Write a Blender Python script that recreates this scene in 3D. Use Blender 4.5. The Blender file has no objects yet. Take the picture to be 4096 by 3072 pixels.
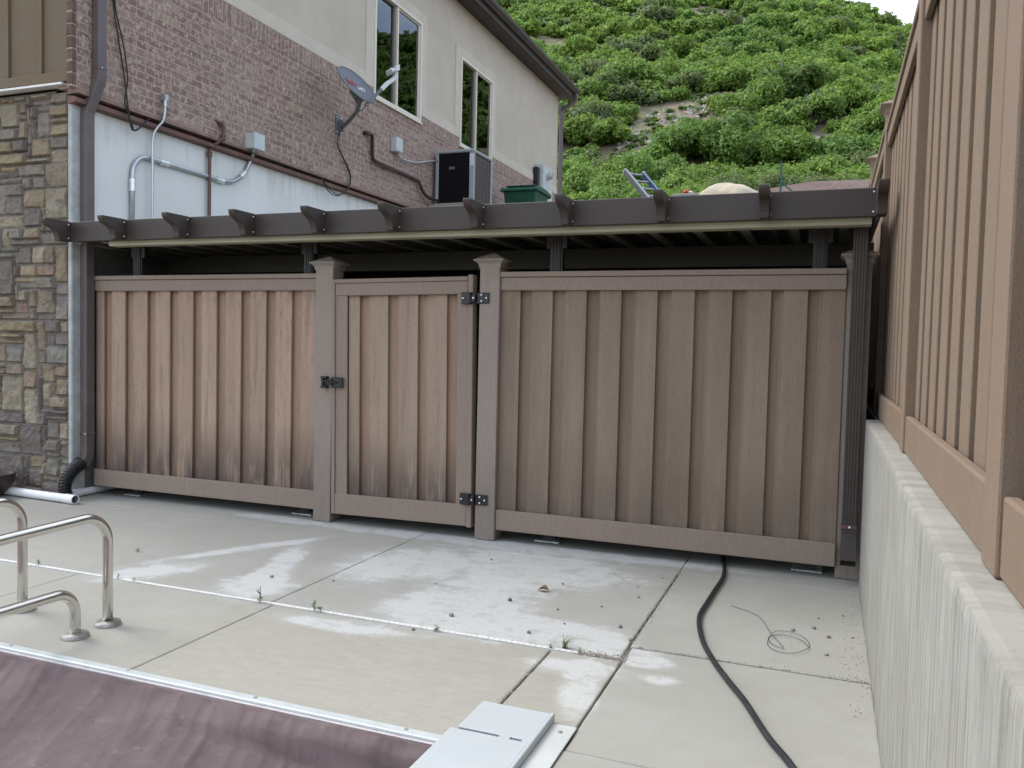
import bpy, bmesh, math, random
import numpy as np
from mathutils import Vector, Matrix, noise as mnoise
random.seed(7)
rng = np.random.default_rng(11)
R = math.radians
C = bpy.context.scene.collection
sc = bpy.context.scene

# ------------------------------------------------------------------ camera
cam = bpy.data.cameras.new('camera')
cam.sensor_width = 36.0
cam.lens = 28.985
cam.clip_start = 0.05
cam.clip_end = 3000
co = bpy.data.objects.new('camera', cam)
C.objects.link(co)
yaw, pit, rol = R(20.984), R(2.631), R(1.344)
fw = Vector((-math.sin(yaw)*math.cos(pit), math.cos(yaw)*math.cos(pit), -math.sin(pit)))
rt = Vector((math.cos(yaw), math.sin(yaw), 0))
up = rt.cross(fw)
r2 = rt*math.cos(rol) + up*math.sin(rol)
u2 = up*math.cos(rol) - rt*math.sin(rol)
co.matrix_world = Matrix(((r2.x, u2.x, -fw.x, 0), (r2.y, u2.y, -fw.y, 0), (r2.z, u2.z, -fw.z, 1.40), (0, 0, 0, 1)))
sc.camera = co

# ------------------------------------------------------------------ world and sun
SUN_EL, SUN_AZ = R(52), R(276)          # azimuth measured clockwise from +Y
w = bpy.data.worlds.new('World')
sc.world = w
w.use_nodes = True
nt = w.node_tree
nt.nodes.clear()
out = nt.nodes.new('ShaderNodeOutputWorld')
bg = nt.nodes.new('ShaderNodeBackground')
sky = nt.nodes.new('ShaderNodeTexSky')
sky.sky_type = 'NISHITA'
sky.sun_disc = False
sky.sun_elevation = SUN_EL
sky.sun_rotation = SUN_AZ
tc = nt.nodes.new('ShaderNodeTexCoord')
nz = nt.nodes.new('ShaderNodeTexNoise')
nz.inputs['Scale'].default_value = 2.6
nz.inputs['Detail'].default_value = 7
nz.inputs['Roughness'].default_value = 0.55
mp = nt.nodes.new('ShaderNodeMapping')
mp.inputs['Scale'].default_value = (1, 1, 2.2)
rp = nt.nodes.new('ShaderNodeValToRGB')
rp.color_ramp.elements[0].position = 0.38
rp.color_ramp.elements[1].position = 0.62
mx = nt.nodes.new('ShaderNodeMix')
mx.data_type = 'RGBA'
mx.inputs['B'].default_value = (5.5, 5.7, 6.0, 1)
nt.links.new(tc.outputs['Generated'], mp.inputs['Vector'])
nt.links.new(mp.outputs[0], nz.inputs['Vector'])
nt.links.new(nz.outputs['Fac'], rp.inputs[0])
nt.links.new(rp.outputs[0], mx.inputs['Factor'])
nt.links.new(sky.outputs[0], mx.inputs['A'])
nt.links.new(mx.outputs['Result'], bg.inputs['Color'])
bg.inputs['Strength'].default_value = 0.13
nt.links.new(bg.outputs[0], out.inputs[0])

sl = bpy.data.lights.new('sun', 'SUN')
sl.energy = 1.3
sl.angle = R(28)
sl.color = (1.0, 0.95, 0.88)
so = bpy.data.objects.new('sun', sl)
C.objects.link(so)
sdir = Vector((math.sin(SUN_AZ)*math.cos(SUN_EL), math.cos(SUN_AZ)*math.cos(SUN_EL), math.sin(SUN_EL)))
so.rotation_euler = (-sdir).to_track_quat('-Z', 'Y').to_euler()

sc.view_settings.view_transform = 'Standard'
sc.view_settings.look = 'None'
sc.view_settings.exposure = 1.36
sc.view_settings.gamma = 1
sc.cycles.max_bounces = 7
sc.cycles.diffuse_bounces = 4
sc.cycles.transparent_max_bounces = 8
sc.cycles.caustics_reflective = False
sc.cycles.caustics_refractive = False

# ------------------------------------------------------------------ materials
class Mat:
    def __init__(s, name, rough=0.8, spec=0.3, metal=0.0):
        s.m = bpy.data.materials.new(name)
        s.m.use_nodes = True
        s.t = s.m.node_tree
        s.b = s.t.nodes['Principled BSDF']
        s.out = s.t.nodes['Material Output']
        s.b.inputs['Roughness'].default_value = rough
        s.b.inputs['Specular IOR Level'].default_value = spec
        s.b.inputs['Metallic'].default_value = metal
        s.pos = s.n('ShaderNodeNewGeometry').outputs['Position']
    def n(s, ty, ins=None, **props):
        nd = s.t.nodes.new(ty)
        for k, v in props.items(): setattr(nd, k, v)
        for k, v in (ins or {}).items(): s.set(nd.inputs[k], v)
        return nd
    def set(s, sock, v):
        if isinstance(v, bpy.types.NodeSocket): s.t.links.new(v, sock)
        else:
            if hasattr(sock.default_value, '__len__') and len(sock.default_value) == 4 and len(v) == 3: v = (*v, 1)
            sock.default_value = v
    def noise(s, scale=(1, 1, 1), detail=4, rough=0.6, vec=None, off=(0, 0, 0), dist=0.0):
        if isinstance(scale, (int, float)): scale = (scale,)*3
        m = s.n('ShaderNodeMapping', {'Vector': vec or s.pos, 'Scale': scale, 'Location': off})
        return s.n('ShaderNodeTexNoise', {'Vector': m.outputs[0], 'Scale': 1.0, 'Detail': detail, 'Roughness': rough, 'Distortion': dist}).outputs['Fac']
    def rng(s, v, a, b, c=0.0, d=1.0, smooth=True):
        nd = s.n('ShaderNodeMapRange', {'Value': v, 'From Min': a, 'From Max': b, 'To Min': c, 'To Max': d})
        nd.clamp = True
        if smooth: nd.interpolation_type = 'SMOOTHSTEP'
        return nd.outputs[0]
    def math(s, op, a, b=0.0):
        nd = s.n('ShaderNodeMath', operation=op)
        s.set(nd.inputs[0], a); s.set(nd.inputs[1], b)
        return nd.outputs[0]
    def mix(s, f, a, b, mode='MIX'):
        nd = s.n('ShaderNodeMix', data_type='RGBA', blend_type=mode)
        s.set(nd.inputs['Factor'], f); s.set(nd.inputs['A'], a); s.set(nd.inputs['B'], b)
        return nd.outputs['Result']
    def xyz(s):
        nd = s.n('ShaderNodeSeparateXYZ', {0: s.pos})
        return nd.outputs
    def color(s, c): s.set(s.b.inputs['Base Color'], c); return s
    def bump(s, h, strength=0.3, dist=0.005):
        bn = s.n('ShaderNodeBump', {'Height': h, 'Strength': strength, 'Distance': dist})
        s.t.links.new(bn.outputs[0], s.b.inputs['Normal'])
        return s

def composite(name, c1, c2, mildew=0.0, orange=0.0, perboard=0.0):
    """weathered wood-plastic boards: fine grain, vertical streaks, mildew low down"""
    M = Mat(name, 0.78, 0.25)
    grain = M.noise((90, 90, 9), 3, 0.7)
    fine = M.noise((260, 260, 180), 2, 0.7)
    big = M.noise((2.3, 2.3, 0.9), 4)
    c = M.mix(M.rng(big, 0.3, 0.7), c1, c2)
    c = M.mix(M.rng(grain, 0.38, 0.66, 0, 0.5), c, tuple(v*0.78 for v in c1))
    c = M.mix(M.rng(fine, 0.42, 0.62, 0, 0.4), c, tuple(min(1, v*1.3) for v in c2))
    c = M.mix(M.rng(M.noise((330, 330, 240), 2, 0.6, off=(8, 8, 8)), 0.5, 0.64, 0, 0.5), c, tuple(v*0.7 for v in c1))
    if perboard:
        q = M.n('ShaderNodeTexWhiteNoise', {'W': M.math('FLOOR', M.math('MULTIPLY', M.xyz()['X'], 8.2))}, noise_dimensions='1D').outputs['Value']
        c = M.mix(M.math('MULTIPLY', q, perboard), c, tuple(v*0.62 for v in c1))
        c = M.mix(M.math('MULTIPLY', M.rng(M.noise((5, 5, 0.8), 4, 0.6, off=(2, 7, 1)), 0.4, 0.7), perboard), c, tuple(min(1, v*1.35) for v in c2))
    if mildew:
        z = M.xyz()['Z']
        st = M.noise((34, 34, 3.2), 5, 0.7)
        bl = M.noise((3.5, 3.5, 1.6), 3, 0.6, off=(3, 1, 7))
        low = M.rng(z, 0.85, 0.15)
        lowm = M.math('MULTIPLY', low, M.rng(M.math('ADD', M.math('MULTIPLY', st, 0.55), M.math('MULTIPLY', bl, 0.6)), 0.38, 0.62))
        top = M.math('MULTIPLY', M.rng(z, 1.62, 1.84), M.rng(M.noise((14, 14, 5), 4, off=(9, 0, 0)), 0.45, 0.7, 0, 0.7))
        spec = M.rng(M.noise((75, 75, 14), 3, 0.75, off=(1, 5, 2)), 0.58, 0.70, 0, 0.5)
        f = M.math('MULTIPLY', M.math('MAXIMUM', M.math('MAXIMUM', lowm, top), spec), mildew)
        c = M.mix(f, c, (0.095, 0.074, 0.066))
        c = M.mix(M.rng(M.noise((20, 20, 1.3), 5, 0.75, off=(6, 6, 1)), 0.48, 0.7, 0, 0.5*mildew), c, (0.17, 0.128, 0.108))
    if orange:
        c = M.mix(M.rng(M.noise((3, 3, 0.7), 4, off=(2, 2, 2)), 0.50, 0.75, 0, orange), c, (0.33, 0.20, 0.115))
    M.color(c).bump(M.math('ADD', M.math('MULTIPLY', grain, 0.7), M.math('MULTIPLY', fine, 0.8)), 0.5, 0.002)
    return M.m

def plain(name, col, rough=0.6, metal=0.0, var=0.12, scale=12, spec=0.4, bumpv=0.0):
    M = Mat(name, rough, spec, metal)
    n1 = M.noise(scale, 5, 0.65)
    c = M.mix(M.rng(n1, 0.3, 0.72), tuple(v*(1-var) for v in col), tuple(min(1, v*(1+var)) for v in col))
    M.color(c)
    M.set(M.b.inputs['Roughness'], M.rng(n1, 0.3, 0.7, rough*0.85, min(1, rough*1.15)))
    if bumpv: M.bump(M.noise(scale*9, 3, 0.7), bumpv, 0.003)
    return M.m

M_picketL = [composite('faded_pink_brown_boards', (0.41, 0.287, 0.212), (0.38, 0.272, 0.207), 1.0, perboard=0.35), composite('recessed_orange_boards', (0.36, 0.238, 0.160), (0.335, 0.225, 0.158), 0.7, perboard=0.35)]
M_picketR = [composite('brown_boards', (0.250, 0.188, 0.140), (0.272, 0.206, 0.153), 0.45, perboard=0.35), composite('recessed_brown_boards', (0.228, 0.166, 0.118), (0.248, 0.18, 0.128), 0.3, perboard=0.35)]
M_rail = composite('grey_brown_rails', (0.27, 0.208, 0.168), (0.29, 0.226, 0.185), 0.0)
M_post = composite('grey_posts', (0.29, 0.242, 0.205), (0.312, 0.262, 0.224), 0.25)
M_rf = composite('tan_fence_boards', (0.22, 0.163, 0.118), (0.196, 0.146, 0.107), 0.0, 0.12)
M_rfp = composite('tan_fence_posts', (0.225, 0.167, 0.122), (0.205, 0.155, 0.117), 0.0, 0.35)

# concrete deck with white salt deposits
def deck_mat():
    M = Mat('deck_concrete', 0.92, 0.08)
    P = M.xyz()
    big = M.noise(0.9, 5, 0.6)
    mid = M.noise(7, 6, 0.65)
    fine = M.noise(150, 4, 0.7)
    c = M.mix(M.rng(big, 0.35, 0.65), (0.315, 0.312, 0.278), (0.355, 0.352, 0.318))
    c = M.mix(M.rng(mid, 0.4, 0.7, 0, 0.35), c, (0.30, 0.288, 0.248))
    # worn sandy slab between drain and pool
    tanm = M.math('MULTIPLY', M.rng(P['Y'], 3.66, 3.45), M.rng(P['X'], -0.78, -0.84))
    tanm = M.math('MULTIPLY', tanm, M.rng(P['X'], -3.4, -2.4, 0.25, 1))
    sand = M.mix(M.rng(M.noise((9, 22, 1), 7, 0.8), 0.35, 0.65), (0.305, 0.294, 0.252), (0.375, 0.350, 0.285))
    sand = M.mix(M.rng(M.noise((1.4, 5, 1), 4, 0.6, off=(3, 4, 0)), 0.55, 0.72, 0, 0.6), sand, (0.36, 0.34, 0.30))
    c = M.mix(M.math('MULTIPLY', tanm, 0.7), c, sand)
    # efflorescence: blobs broken by ragged noise
    def blob(cx, cy, rx, ry, rot=0):
        m = M.n('ShaderNodeMapping', {'Vector': M.pos, 'Location': (cx, cy, 0), 'Rotation': (0, 0, R(rot)), 'Scale': (rx, ry, 50)}, vector_type='TEXTURE')
        return M.n('ShaderNodeTexGradient', {'Vector': m.outputs[0]}, gradient_type='SPHERICAL').outputs['Fac']
    tot = None
    for b in [(-1.78, 4.0, 0.62, 0.62), (-1.5, 3.78, 0.85, 0.26, -4), (-1.15, 3.85, 0.45, 0.22, 12), (-0.86, 3.68, 0.32, 0.15), (-3.0, 3.82, 0.34, 0.32, 30),
              (-3.15, 4.25, 0.16, 0.7, 20), (-3.75, 3.8, 0.22, 0.5, -35), (-3.6, 4.5, 0.10, 0.9, -30), (-2.6, 5.35, 1.5, 0.16, 2), (-1.0, 5.38, 0.9, 0.12), (-1.7, 4.9, 1.0, 0.7),
              (-2.55, 4.55, 0.5, 0.6), (-4.0, 5.36, 0.6, 0.13), (-1.0, 3.42, 0.34, 0.14, 5), (-0.9, 3.2, 0.12, 0.4, 10), (-2.25, 3.45, 0.5, 0.12, 0), (-0.7, 3.62, 0.16, 0.1), (-0.62, 3.45, 0.12, 0.08)]:
        g = blob(*b)
        tot = g if tot is None else M.math('ADD', tot, g)
    ragged = M.math('ADD', M.math('MULTIPLY', M.noise(5, 9, 0.72, dist=0.6), 0.75), M.math('MULTIPLY', M.noise((3, 16, 1), 5, 0.6, off=(1, 1, 1)), 0.35))
    tot = M.math('MINIMUM', tot, 0.6)
    scr = M.noise((38, 9, 1), 6, 0.75, off=(2, 9, 2), dist=1.2)
    e = M.rng(M.math('ADD', M.math('ADD', M.math('MULTIPLY', tot, 0.62), M.math('MULTIPLY', ragged, 1.2)), M.math('MULTIPLY', scr, 0.30)), 0.99, 1.20)
    soft = M.rng(M.math('ADD', M.math('MULTIPLY', tot, 0.9), M.noise(3.8, 7, 0.7, off=(4, 4, 4), dist=0.8)), 0.50, 1.05, 0, 0.8)
    c = M.mix(M.math('MULTIPLY', soft, 0.5), c, (0.46, 0.47, 0.46))
    c = M.mix(M.math('MULTIPLY', e, 0.72), c, (0.54, 0.555, 0.545))
    # rust and damp
    c = M.mix(M.rng(M.noise((1.3, 2.2, 1), 4, 0.6, off=(8, 3, 1)), 0.62, 0.75, 0, 0.25), c, (0.40, 0.33, 0.20))
    # trowel streaks
    c = M.mix(M.rng(M.noise((0.8, 30, 1), 4, 0.7, off=(5, 5, 5)), 0.5, 0.8, 0, 0.08), c, (0.30, 0.30, 0.285))
    c = M.mix(M.rng(M.noise((55, 40, 1), 6, 0.8, off=(3, 3, 3)), 0.45, 0.68, 0, 0.35), c, (0.31, 0.30, 0.27))
    c = M.mix(M.rng(M.noise((120, 120, 1), 4, 0.8, off=(1, 7, 1)), 0.5, 0.68, 0, 0.4), c, (0.46, 0.45, 0.42))
    dirt = M.rng(fine, 0.60, 0.75, 0, 0.3)
    c = M.mix(dirt, c, (0.27, 0.255, 0.22))
    M.color(c).bump(M.math('ADD', M.math('MULTIPLY', fine, 0.5), mid), 0.35, 0.003)
    return M.m
M_deck = deck_mat()

def wall_mat():
    M = Mat('board_formed_concrete', 0.9, 0.2)
    side = M.rng(M.xyz()['Z'], 1.004, 0.996, 0, 1)
    band = M.noise((0.6, 7, 1), 5, 0.65, off=(2, 6, 1))
    st = M.noise((0.5, 30, 1.5), 8, 0.82)
    st2 = M.noise((0.5, 95, 2.2), 5, 0.75, off=(3, 3, 3))
    big = M.noise(1.6, 4, 0.6)
    pit = M.noise((60, 90, 22), 4, 0.75)
    c = M.mix(M.rng(big, 0.3, 0.7), (0.30, 0.295, 0.262), (0.35, 0.346, 0.313))
    c = M.mix(M.math('MULTIPLY', M.rng(band, 0.45, 0.65, 0, 0.6), M.math('SUBTRACT', 1.0, side)), c, (0.22, 0.205, 0.175))
    c = M.mix(M.rng(M.noise((25, 25, 25), 5, 0.75, off=(3, 1, 1)), 0.5, 0.7, 0, 0.45), c, (0.24, 0.228, 0.20))
    c = M.mix(M.math('MULTIPLY', M.rng(M.xyz()['Z'], 0.10, 0.0), M.rng(M.noise((8, 8, 8), 4, 0.7), 0.4, 0.6, 0, 0.6)), c, (0.16, 0.148, 0.12))
    c = M.mix(M.math('MULTIPLY', M.rng(M.noise((5, 5, 3), 5, 0.7, off=(7, 7, 7)), 0.5, 0.68, 0, 0.4), side), c, (0.30, 0.28, 0.235))
    c = M.mix(M.math('MULTIPLY', M.rng(st, 0.42, 0.66, 0, 0.8), side), c, (0.17, 0.163, 0.145))
    c = M.mix(M.math('MULTIPLY', M.rng(st2, 0.50, 0.66, 0, 0.7), side), c, (0.41, 0.415, 0.398))
    dash = M.noise((0.5, 110, 7), 4, 0.75, off=(1, 2, 3))
    c = M.mix(M.math('MULTIPLY', M.rng(dash, 0.57, 0.68, 0, 0.75), side), c, (0.15, 0.142, 0.125))
    c = M.mix(M.rng(pit, 0.62, 0.72, 0, 0.8), c, (0.15, 0.14, 0.125))
    M.color(c).bump(M.math('ADD', M.math('MULTIPLY', M.math('MULTIPLY', st, side), 0.8), M.math('MULTIPLY', pit, -0.6)), 0.35, 0.003)
    return M.m
M_wall = wall_mat()

def whitewall_mat():
    M = Mat('painted_foundation_concrete', 0.8, 0.25)
    z = M.xyz()['Z']
    drip = M.noise((5, 9, 0.7), 5, 0.7)
    c = M.mix(M.rng(M.noise(1.4, 5, 0.6), 0.3, 0.7), (0.64, 0.655, 0.64), (0.71, 0.72, 0.71))
    f = M.math('MULTIPLY', M.rng(z, 2.9, 3.38), M.rng(drip, 0.45, 0.68, 0, 0.55))
    c = M.mix(f, c, (0.46, 0.43, 0.37))
    c = M.mix(M.rng(M.noise(22, 4, 0.7), 0.6, 0.72, 0, 0.25), c, (0.45, 0.43, 0.40))
    M.color(c).bump(M.noise(40, 4, 0.7), 0.25, 0.003)
    return M.m
M_white = whitewall_mat()
M_found = plain('grey_foundation_edge', (0.42, 0.44, 0.43), 0.85, var=0.2, scale=6, bumpv=0.3)
M_stucco = plain('tan_stucco', (0.50, 0.452, 0.385), 0.92, var=0.06, scale=2.2, spec=0.15, bumpv=0.5)
M_stuccotrim = plain('pale_stucco_trim', (0.55, 0.505, 0.435), 0.92, var=0.05, scale=3, spec=0.15, bumpv=0.45)

def brick_mat(name, soldier=False, corner=False):
    M = Mat(name, 0.88, 0.2)
    P = M.xyz()
    u = M.math('ADD', P['Y'], P['X']) if corner else P['Y']
    v = P['Z']
    jit = M.math('MULTIPLY', M.math('SUBTRACT', M.noise(7, 3), 0.5), 0.012)
    v2 = M.math('ADD', v, jit)
    if soldier: vec = M.n('ShaderNodeCombineXYZ', {0: M.math('SUBTRACT', v2, 4.695), 1: u})
    else: vec = M.n('ShaderNodeCombineXYZ', {0: u, 1: M.math('SUBTRACT', v2, 3.49)})
    br = M.n('ShaderNodeTexBrick', {'Vector': vec.outputs[0], 'Color1': (0, 0, 0), 'Color2': (1, 1, 1), 'Mortar': (0.5, 0.5, 0.5), 'Scale': 1.0,
             'Mortar Size': 0.0085, 'Mortar Smooth': 0.2, 'Bias': 0.0, 'Brick Width': 0.214, 'Row Height': 0.0695})
    br.offset = 0.0 if soldier else 0.5
    tone = br.outputs['Color']
    ramp = M.n('ShaderNodeValToRGB', {0: tone})
    cr = ramp.color_ramp
    cr.elements[0].position = 0; cr.elements[0].color = (0.20, 0.135, 0.12, 1)
    cr.elements[1].position = 1; cr.elements[1].color = (0.42, 0.335, 0.265, 1)
    for p_, c_ in ((0.3, (0.265, 0.185, 0.165)), (0.6, (0.31, 0.225, 0.195)), (0.82, (0.285, 0.21, 0.195))):
        e = cr.elements.new(p_); e.color = (*c_, 1)
    sp = M.noise((24, 24, 14) if not soldier else (30, 45, 12), 5, 0.75, dist=0.5)
    c = M.mix(0.2, M.mix(0.22, ramp.outputs[0], (0, 0, 0)), (0.30, 0.215, 0.175))
    c = M.mix(M.rng(M.noise((1.3, 1.3, 1.8), 5, 0.65, off=(2, 2, 9)), 0.5, 0.72, 0, 0.45), c, (0.16, 0.115, 0.10))
    c = M.mix(M.rng(sp, 0.52, 0.62, 0, 0.6), c, (0.55, 0.45, 0.34))
    c = M.mix(M.rng(M.noise(17, 4, 0.7, off=(9, 2, 6)), 0.54, 0.60, 0, 0.7), c, (0.52, 0.42, 0.32))
    c = M.mix(M.rng(M.noise(26, 5, 0.7, off=(5, 2, 2)), 0.54, 0.70, 0, 0.6), c, (0.17, 0.12, 0.105))
    c = M.mix(M.math('MULTIPLY', br.outputs['Fac'], 0.75), c, (0.43, 0.32, 0.29))
    c = M.mix(M.rng(M.noise(0.9, 4, 0.6, off=(1, 8, 2)), 0.5, 0.72, 0, 0.25), c, (0.46, 0.39, 0.36))
    M.color(c)
    h = M.math('SUBTRACT', M.math('MULTIPLY', sp, 0.6), M.math('MULTIPLY', br.outputs['Fac'], 1.3))
    M.bump(h, 0.8, 0.012)
    return M.m
M_brick = brick_mat('rustic_brick')
M_soldier = brick_mat('soldier_course_brick', soldier=True)
M_ledge = plain('rust_brown_ledge', (0.145, 0.075, 0.058), 0.6, var=0.3, scale=6)
M_ledge2 = plain('brick_ledge_cap', (0.23, 0.15, 0.12), 0.8, var=0.25, scale=9, bumpv=0.3)

def stone_mat():
    M = Mat('ledgestone', 0.85, 0.25)
    a = M.n('ShaderNodeAttribute', attribute_name='tint').outputs['Color']
    n1 = M.noise(9, 6, 0.7); n2 = M.noise(32, 5, 0.75, off=(2, 2, 2))
    c = M.mix(M.rng(n1, 0.46, 0.7, 0, 0.5), a, (0.215, 0.165, 0.105))
    c = M.mix(M.rng(M.noise(6, 5, 0.65, off=(7, 1, 4)), 0.52, 0.72, 0, 0.6), c, (0.135, 0.10, 0.095))
    c = M.mix(M.rng(n2, 0.58, 0.72, 0, 0.4), c, (0.27, 0.245, 0.215))
    M.color(c).bump(M.math('ADD', n1, M.math('MULTIPLY', n2, 0.5)), 0.7, 0.012)
    return M.m
M_stone = stone_mat()
M_mortar = plain('stone_mortar', (0.21, 0.20, 0.187), 0.95, var=0.2, scale=14, bumpv=0.5)
M_siding = plain('olive_brown_siding', (0.150, 0.110, 0.066), 0.7, var=0.05, scale=4, bumpv=0.15)
M_flash = plain('white_flashing', (0.75, 0.76, 0.72), 0.4)
M_dark = plain('dark_brown_aluminium', (0.046, 0.034, 0.028), 0.5, var=0.14, scale=3, spec=0.45, bumpv=0.08)
M_dark2 = plain('dark_grey_post_metal', (0.045, 0.042, 0.043), 0.4, var=0.1, scale=4)
M_roofdark = plain('eave_brown', (0.045, 0.036, 0.033), 0.6, var=0.12, scale=2)
M_dspout = plain('mauve_brown_downspout', (0.125, 0.103, 0.102), 0.45, var=0.12, scale=5)
M_beige = plain('beige_gutter', (0.36, 0.34, 0.235), 0.45, var=0.05, scale=4)
M_deckmetal = plain('pale_roof_pan', (0.30, 0.30, 0.26), 0.5, var=0.06, scale=3)
M_screw = plain('zinc_screw', (0.75, 0.78, 0.78), 0.3, metal=0.6)
M_black = plain('black_hardware', (0.012, 0.012, 0.013), 0.35, spec=0.5)
M_frame = plain('cream_window_frame', (0.66, 0.63, 0.55), 0.45, var=0.04)
M_sash = plain('taupe_inner_sash', (0.19, 0.17, 0.15), 0.5)
M_room = plain('dim_room', (0.05, 0.05, 0.05), 0.9)
M_blind = plain('teal_grey_blind', (0.33, 0.43, 0.38), 0.8)
def glass():
    M = Mat('window_glass')
    fr = M.n('ShaderNodeFresnel', {'IOR': 2.1})
    tr = M.n('ShaderNodeBsdfTransparent', {'Color': (0.42, 0.47, 0.46)})
    gl = M.n('ShaderNodeBsdfGlossy', {'Color': (0.95, 0.97, 1.0), 'Roughness': 0.005})
    ms = M.n('ShaderNodeMixShader', {0: fr.outputs[0], 1: tr.outputs[0], 2: gl.outputs[0]})
    M.t.links.new(ms.outputs[0], M.out.inputs[0])
    return M.m
M_glass = glass()
M_conduit = plain('galvanised_conduit', (0.50, 0.53, 0.56), 0.35, metal=0.75, var=0.1)
M_brownpipe = plain('brown_painted_pipe', (0.12, 0.062, 0.055), 0.45, var=0.15)
M_box = plain('grey_utility_box', (0.50, 0.55, 0.56), 0.45, var=0.06)
M_cable = plain('black_cable', (0.012, 0.012, 0.014), 0.5)
M_dish = plain('slate_dish_paint', (0.105, 0.125, 0.155), 0.5, var=0.05)
M_dishback = plain('dish_bracket_grey', (0.13, 0.14, 0.15), 0.45)
M_lnb = plain('pale_grey_plastic', (0.60, 0.62, 0.64), 0.4, var=0.04)
M_red = plain('red_lettering', (0.42, 0.03, 0.07), 0.5)
M_wht = plain('white_lettering', (0.8, 0.8, 0.82), 0.5)
M_acgrey = plain('ac_grey_metal', (0.31, 0.34, 0.355), 0.45, var=0.06)
M_acblack = plain('ac_black_panel', (0.007, 0.007, 0.008), 0.7, var=0.2, spec=0.1)
M_louver = plain('ac_louver', (0.13, 0.12, 0.115), 0.5)
M_badge = plain('badge_metal', (0.12, 0.14, 0.13), 0.4)
M_paper = plain('paper_sticker', (0.72, 0.73, 0.74), 0.6, var=0.05)
M_ink = plain('faded_ink', (0.28, 0.29, 0.30), 0.7)
M_bin = plain('green_bin_plastic', (0.010, 0.075, 0.046), 0.5, var=0.15, scale=5)
M_binlid = plain('green_bin_lid', (0.014, 0.092, 0.056), 0.45, var=0.12, scale=5)
M_pvc = plain('white_pvc', (0.78, 0.78, 0.80), 0.35, var=0.05)
M_pvcin = plain('pvc_inside', (0.30, 0.30, 0.29), 0.7)
M_steel = Mat('brushed_stainless', 0.16, 0.5, 1.0)
M_steel.color((0.66, 0.645, 0.60))
M_steel.set(M_steel.b.inputs['Roughness'], M_steel.rng(M_steel.noise((20, 20, 20), 3, 0.6), 0.3, 0.7, 0.20, 0.27))
M_steel = M_steel.m
M_flange = plain('dull_steel_flange', (0.42, 0.41, 0.39), 0.42, metal=0.85, var=0.15, scale=30)
M_alu = plain('pale_aluminium_track', (0.52, 0.57, 0.57), 0.38, metal=0.15, var=0.05)
M_lid = plain('powder_coated_lid', (0.44, 0.475, 0.485), 0.5, var=0.03, scale=2)
M_lid2 = plain('lid_flange_white', (0.50, 0.52, 0.505), 0.5, var=0.05, scale=6)
def cover_mat():
    M = Mat('vinyl_pool_cover', 0.75, 0.2)
    n1 = M.noise((2.0, 3.2, 2), 6, 0.65); n2 = M.noise(14, 5, 0.7)
    c = M.mix(M.rng(n1, 0.35, 0.68), (0.115, 0.085, 0.086), (0.142, 0.107, 0.109))
    c = M.mix(M.rng(n2, 0.52, 0.75, 0, 0.45), c, (0.19, 0.155, 0.157))
    c = M.mix(M.rng(M.noise((5, 5, 20), 4, 0.7, off=(3, 0, 0)), 0.60, 0.72, 0, 0.3), c, (0.30, 0.26, 0.26))
    c = M.mix(M.rng(M.noise((28, 28, 28), 5, 0.75, off=(5, 0, 2)), 0.55, 0.68, 0, 0.5), c, (0.078, 0.055, 0.064))
    c = M.mix(M.rng(M.noise((150, 150, 150), 3, 0.75, off=(5, 0, 2)), 0.66, 0.72, 0, 0.5), c, (0.30, 0.26, 0.25))
    M.color(c).bump(M.noise(240, 2, 0.5), 0.2, 0.001)
    return M.m
M_cover = cover_mat()
M_hose = plain('black_rubber_hose', (0.02, 0.022, 0.025), 0.45, var=0.2)
M_wire = plain('dull_wire', (0.10, 0.10, 0.10), 0.5, metal=0.4)
M_soil = plain('joint_grit', (0.17, 0.16, 0.13), 0.95, var=0.45, scale=60, bumpv=0.5)
M_drain = plain('white_drain_plastic', (0.72, 0.72, 0.68), 0.5, var=0.1, scale=20)
M_leafy = plain('weed_leaf', (0.10, 0.19, 0.06), 0.6, var=0.4, scale=30)
M_grassb = plain('pale_grass_blade', (0.16, 0.21, 0.10), 0.6, var=0.3, scale=30)
M_pebA = plain('grey_pebble', (0.24, 0.24, 0.25), 0.8, var=0.3, scale=40)
M_pebB = plain('brown_pebble', (0.22, 0.16, 0.11), 0.8, var=0.3, scale=40)
M_dry = plain('dry_leaf', (0.20, 0.115, 0.06), 0.7, var=0.3, scale=40)
M_bould = plain('sandy_boulder', (0.50, 0.44, 0.33), 0.9, var=0.2, scale=3, bumpv=0.6)
M_blue = plain('blue_fibreglass', (0.08, 0.15, 0.27), 0.4, var=0.15)
M_ladalu = plain('ladder_aluminium', (0.28, 0.30, 0.32), 0.4, metal=0.5)
M_tpost = plain('green_steel_post', (0.035, 0.12, 0.11), 0.5)
M_shingle = plain('brown_shingles', (0.135, 0.095, 0.085), 0.95, var=0.25, scale=5, bumpv=0.6)
M_soilup = plain('terrace_gravel_soil', (0.22, 0.19, 0.15), 0.95, var=0.3, scale=3, bumpv=0.5)
M_pot = plain('dark_glazed_pot', (0.05, 0.03, 0.028), 0.4)
M_corr = plain('corrugated_black_plastic', (0.014, 0.014, 0.015), 0.4)
M_twine = plain('ochre_print_line', (0.30, 0.20, 0.07), 0.7)
M_plant = plain('planter_soil', (0.05, 0.04, 0.03), 0.95)

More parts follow.
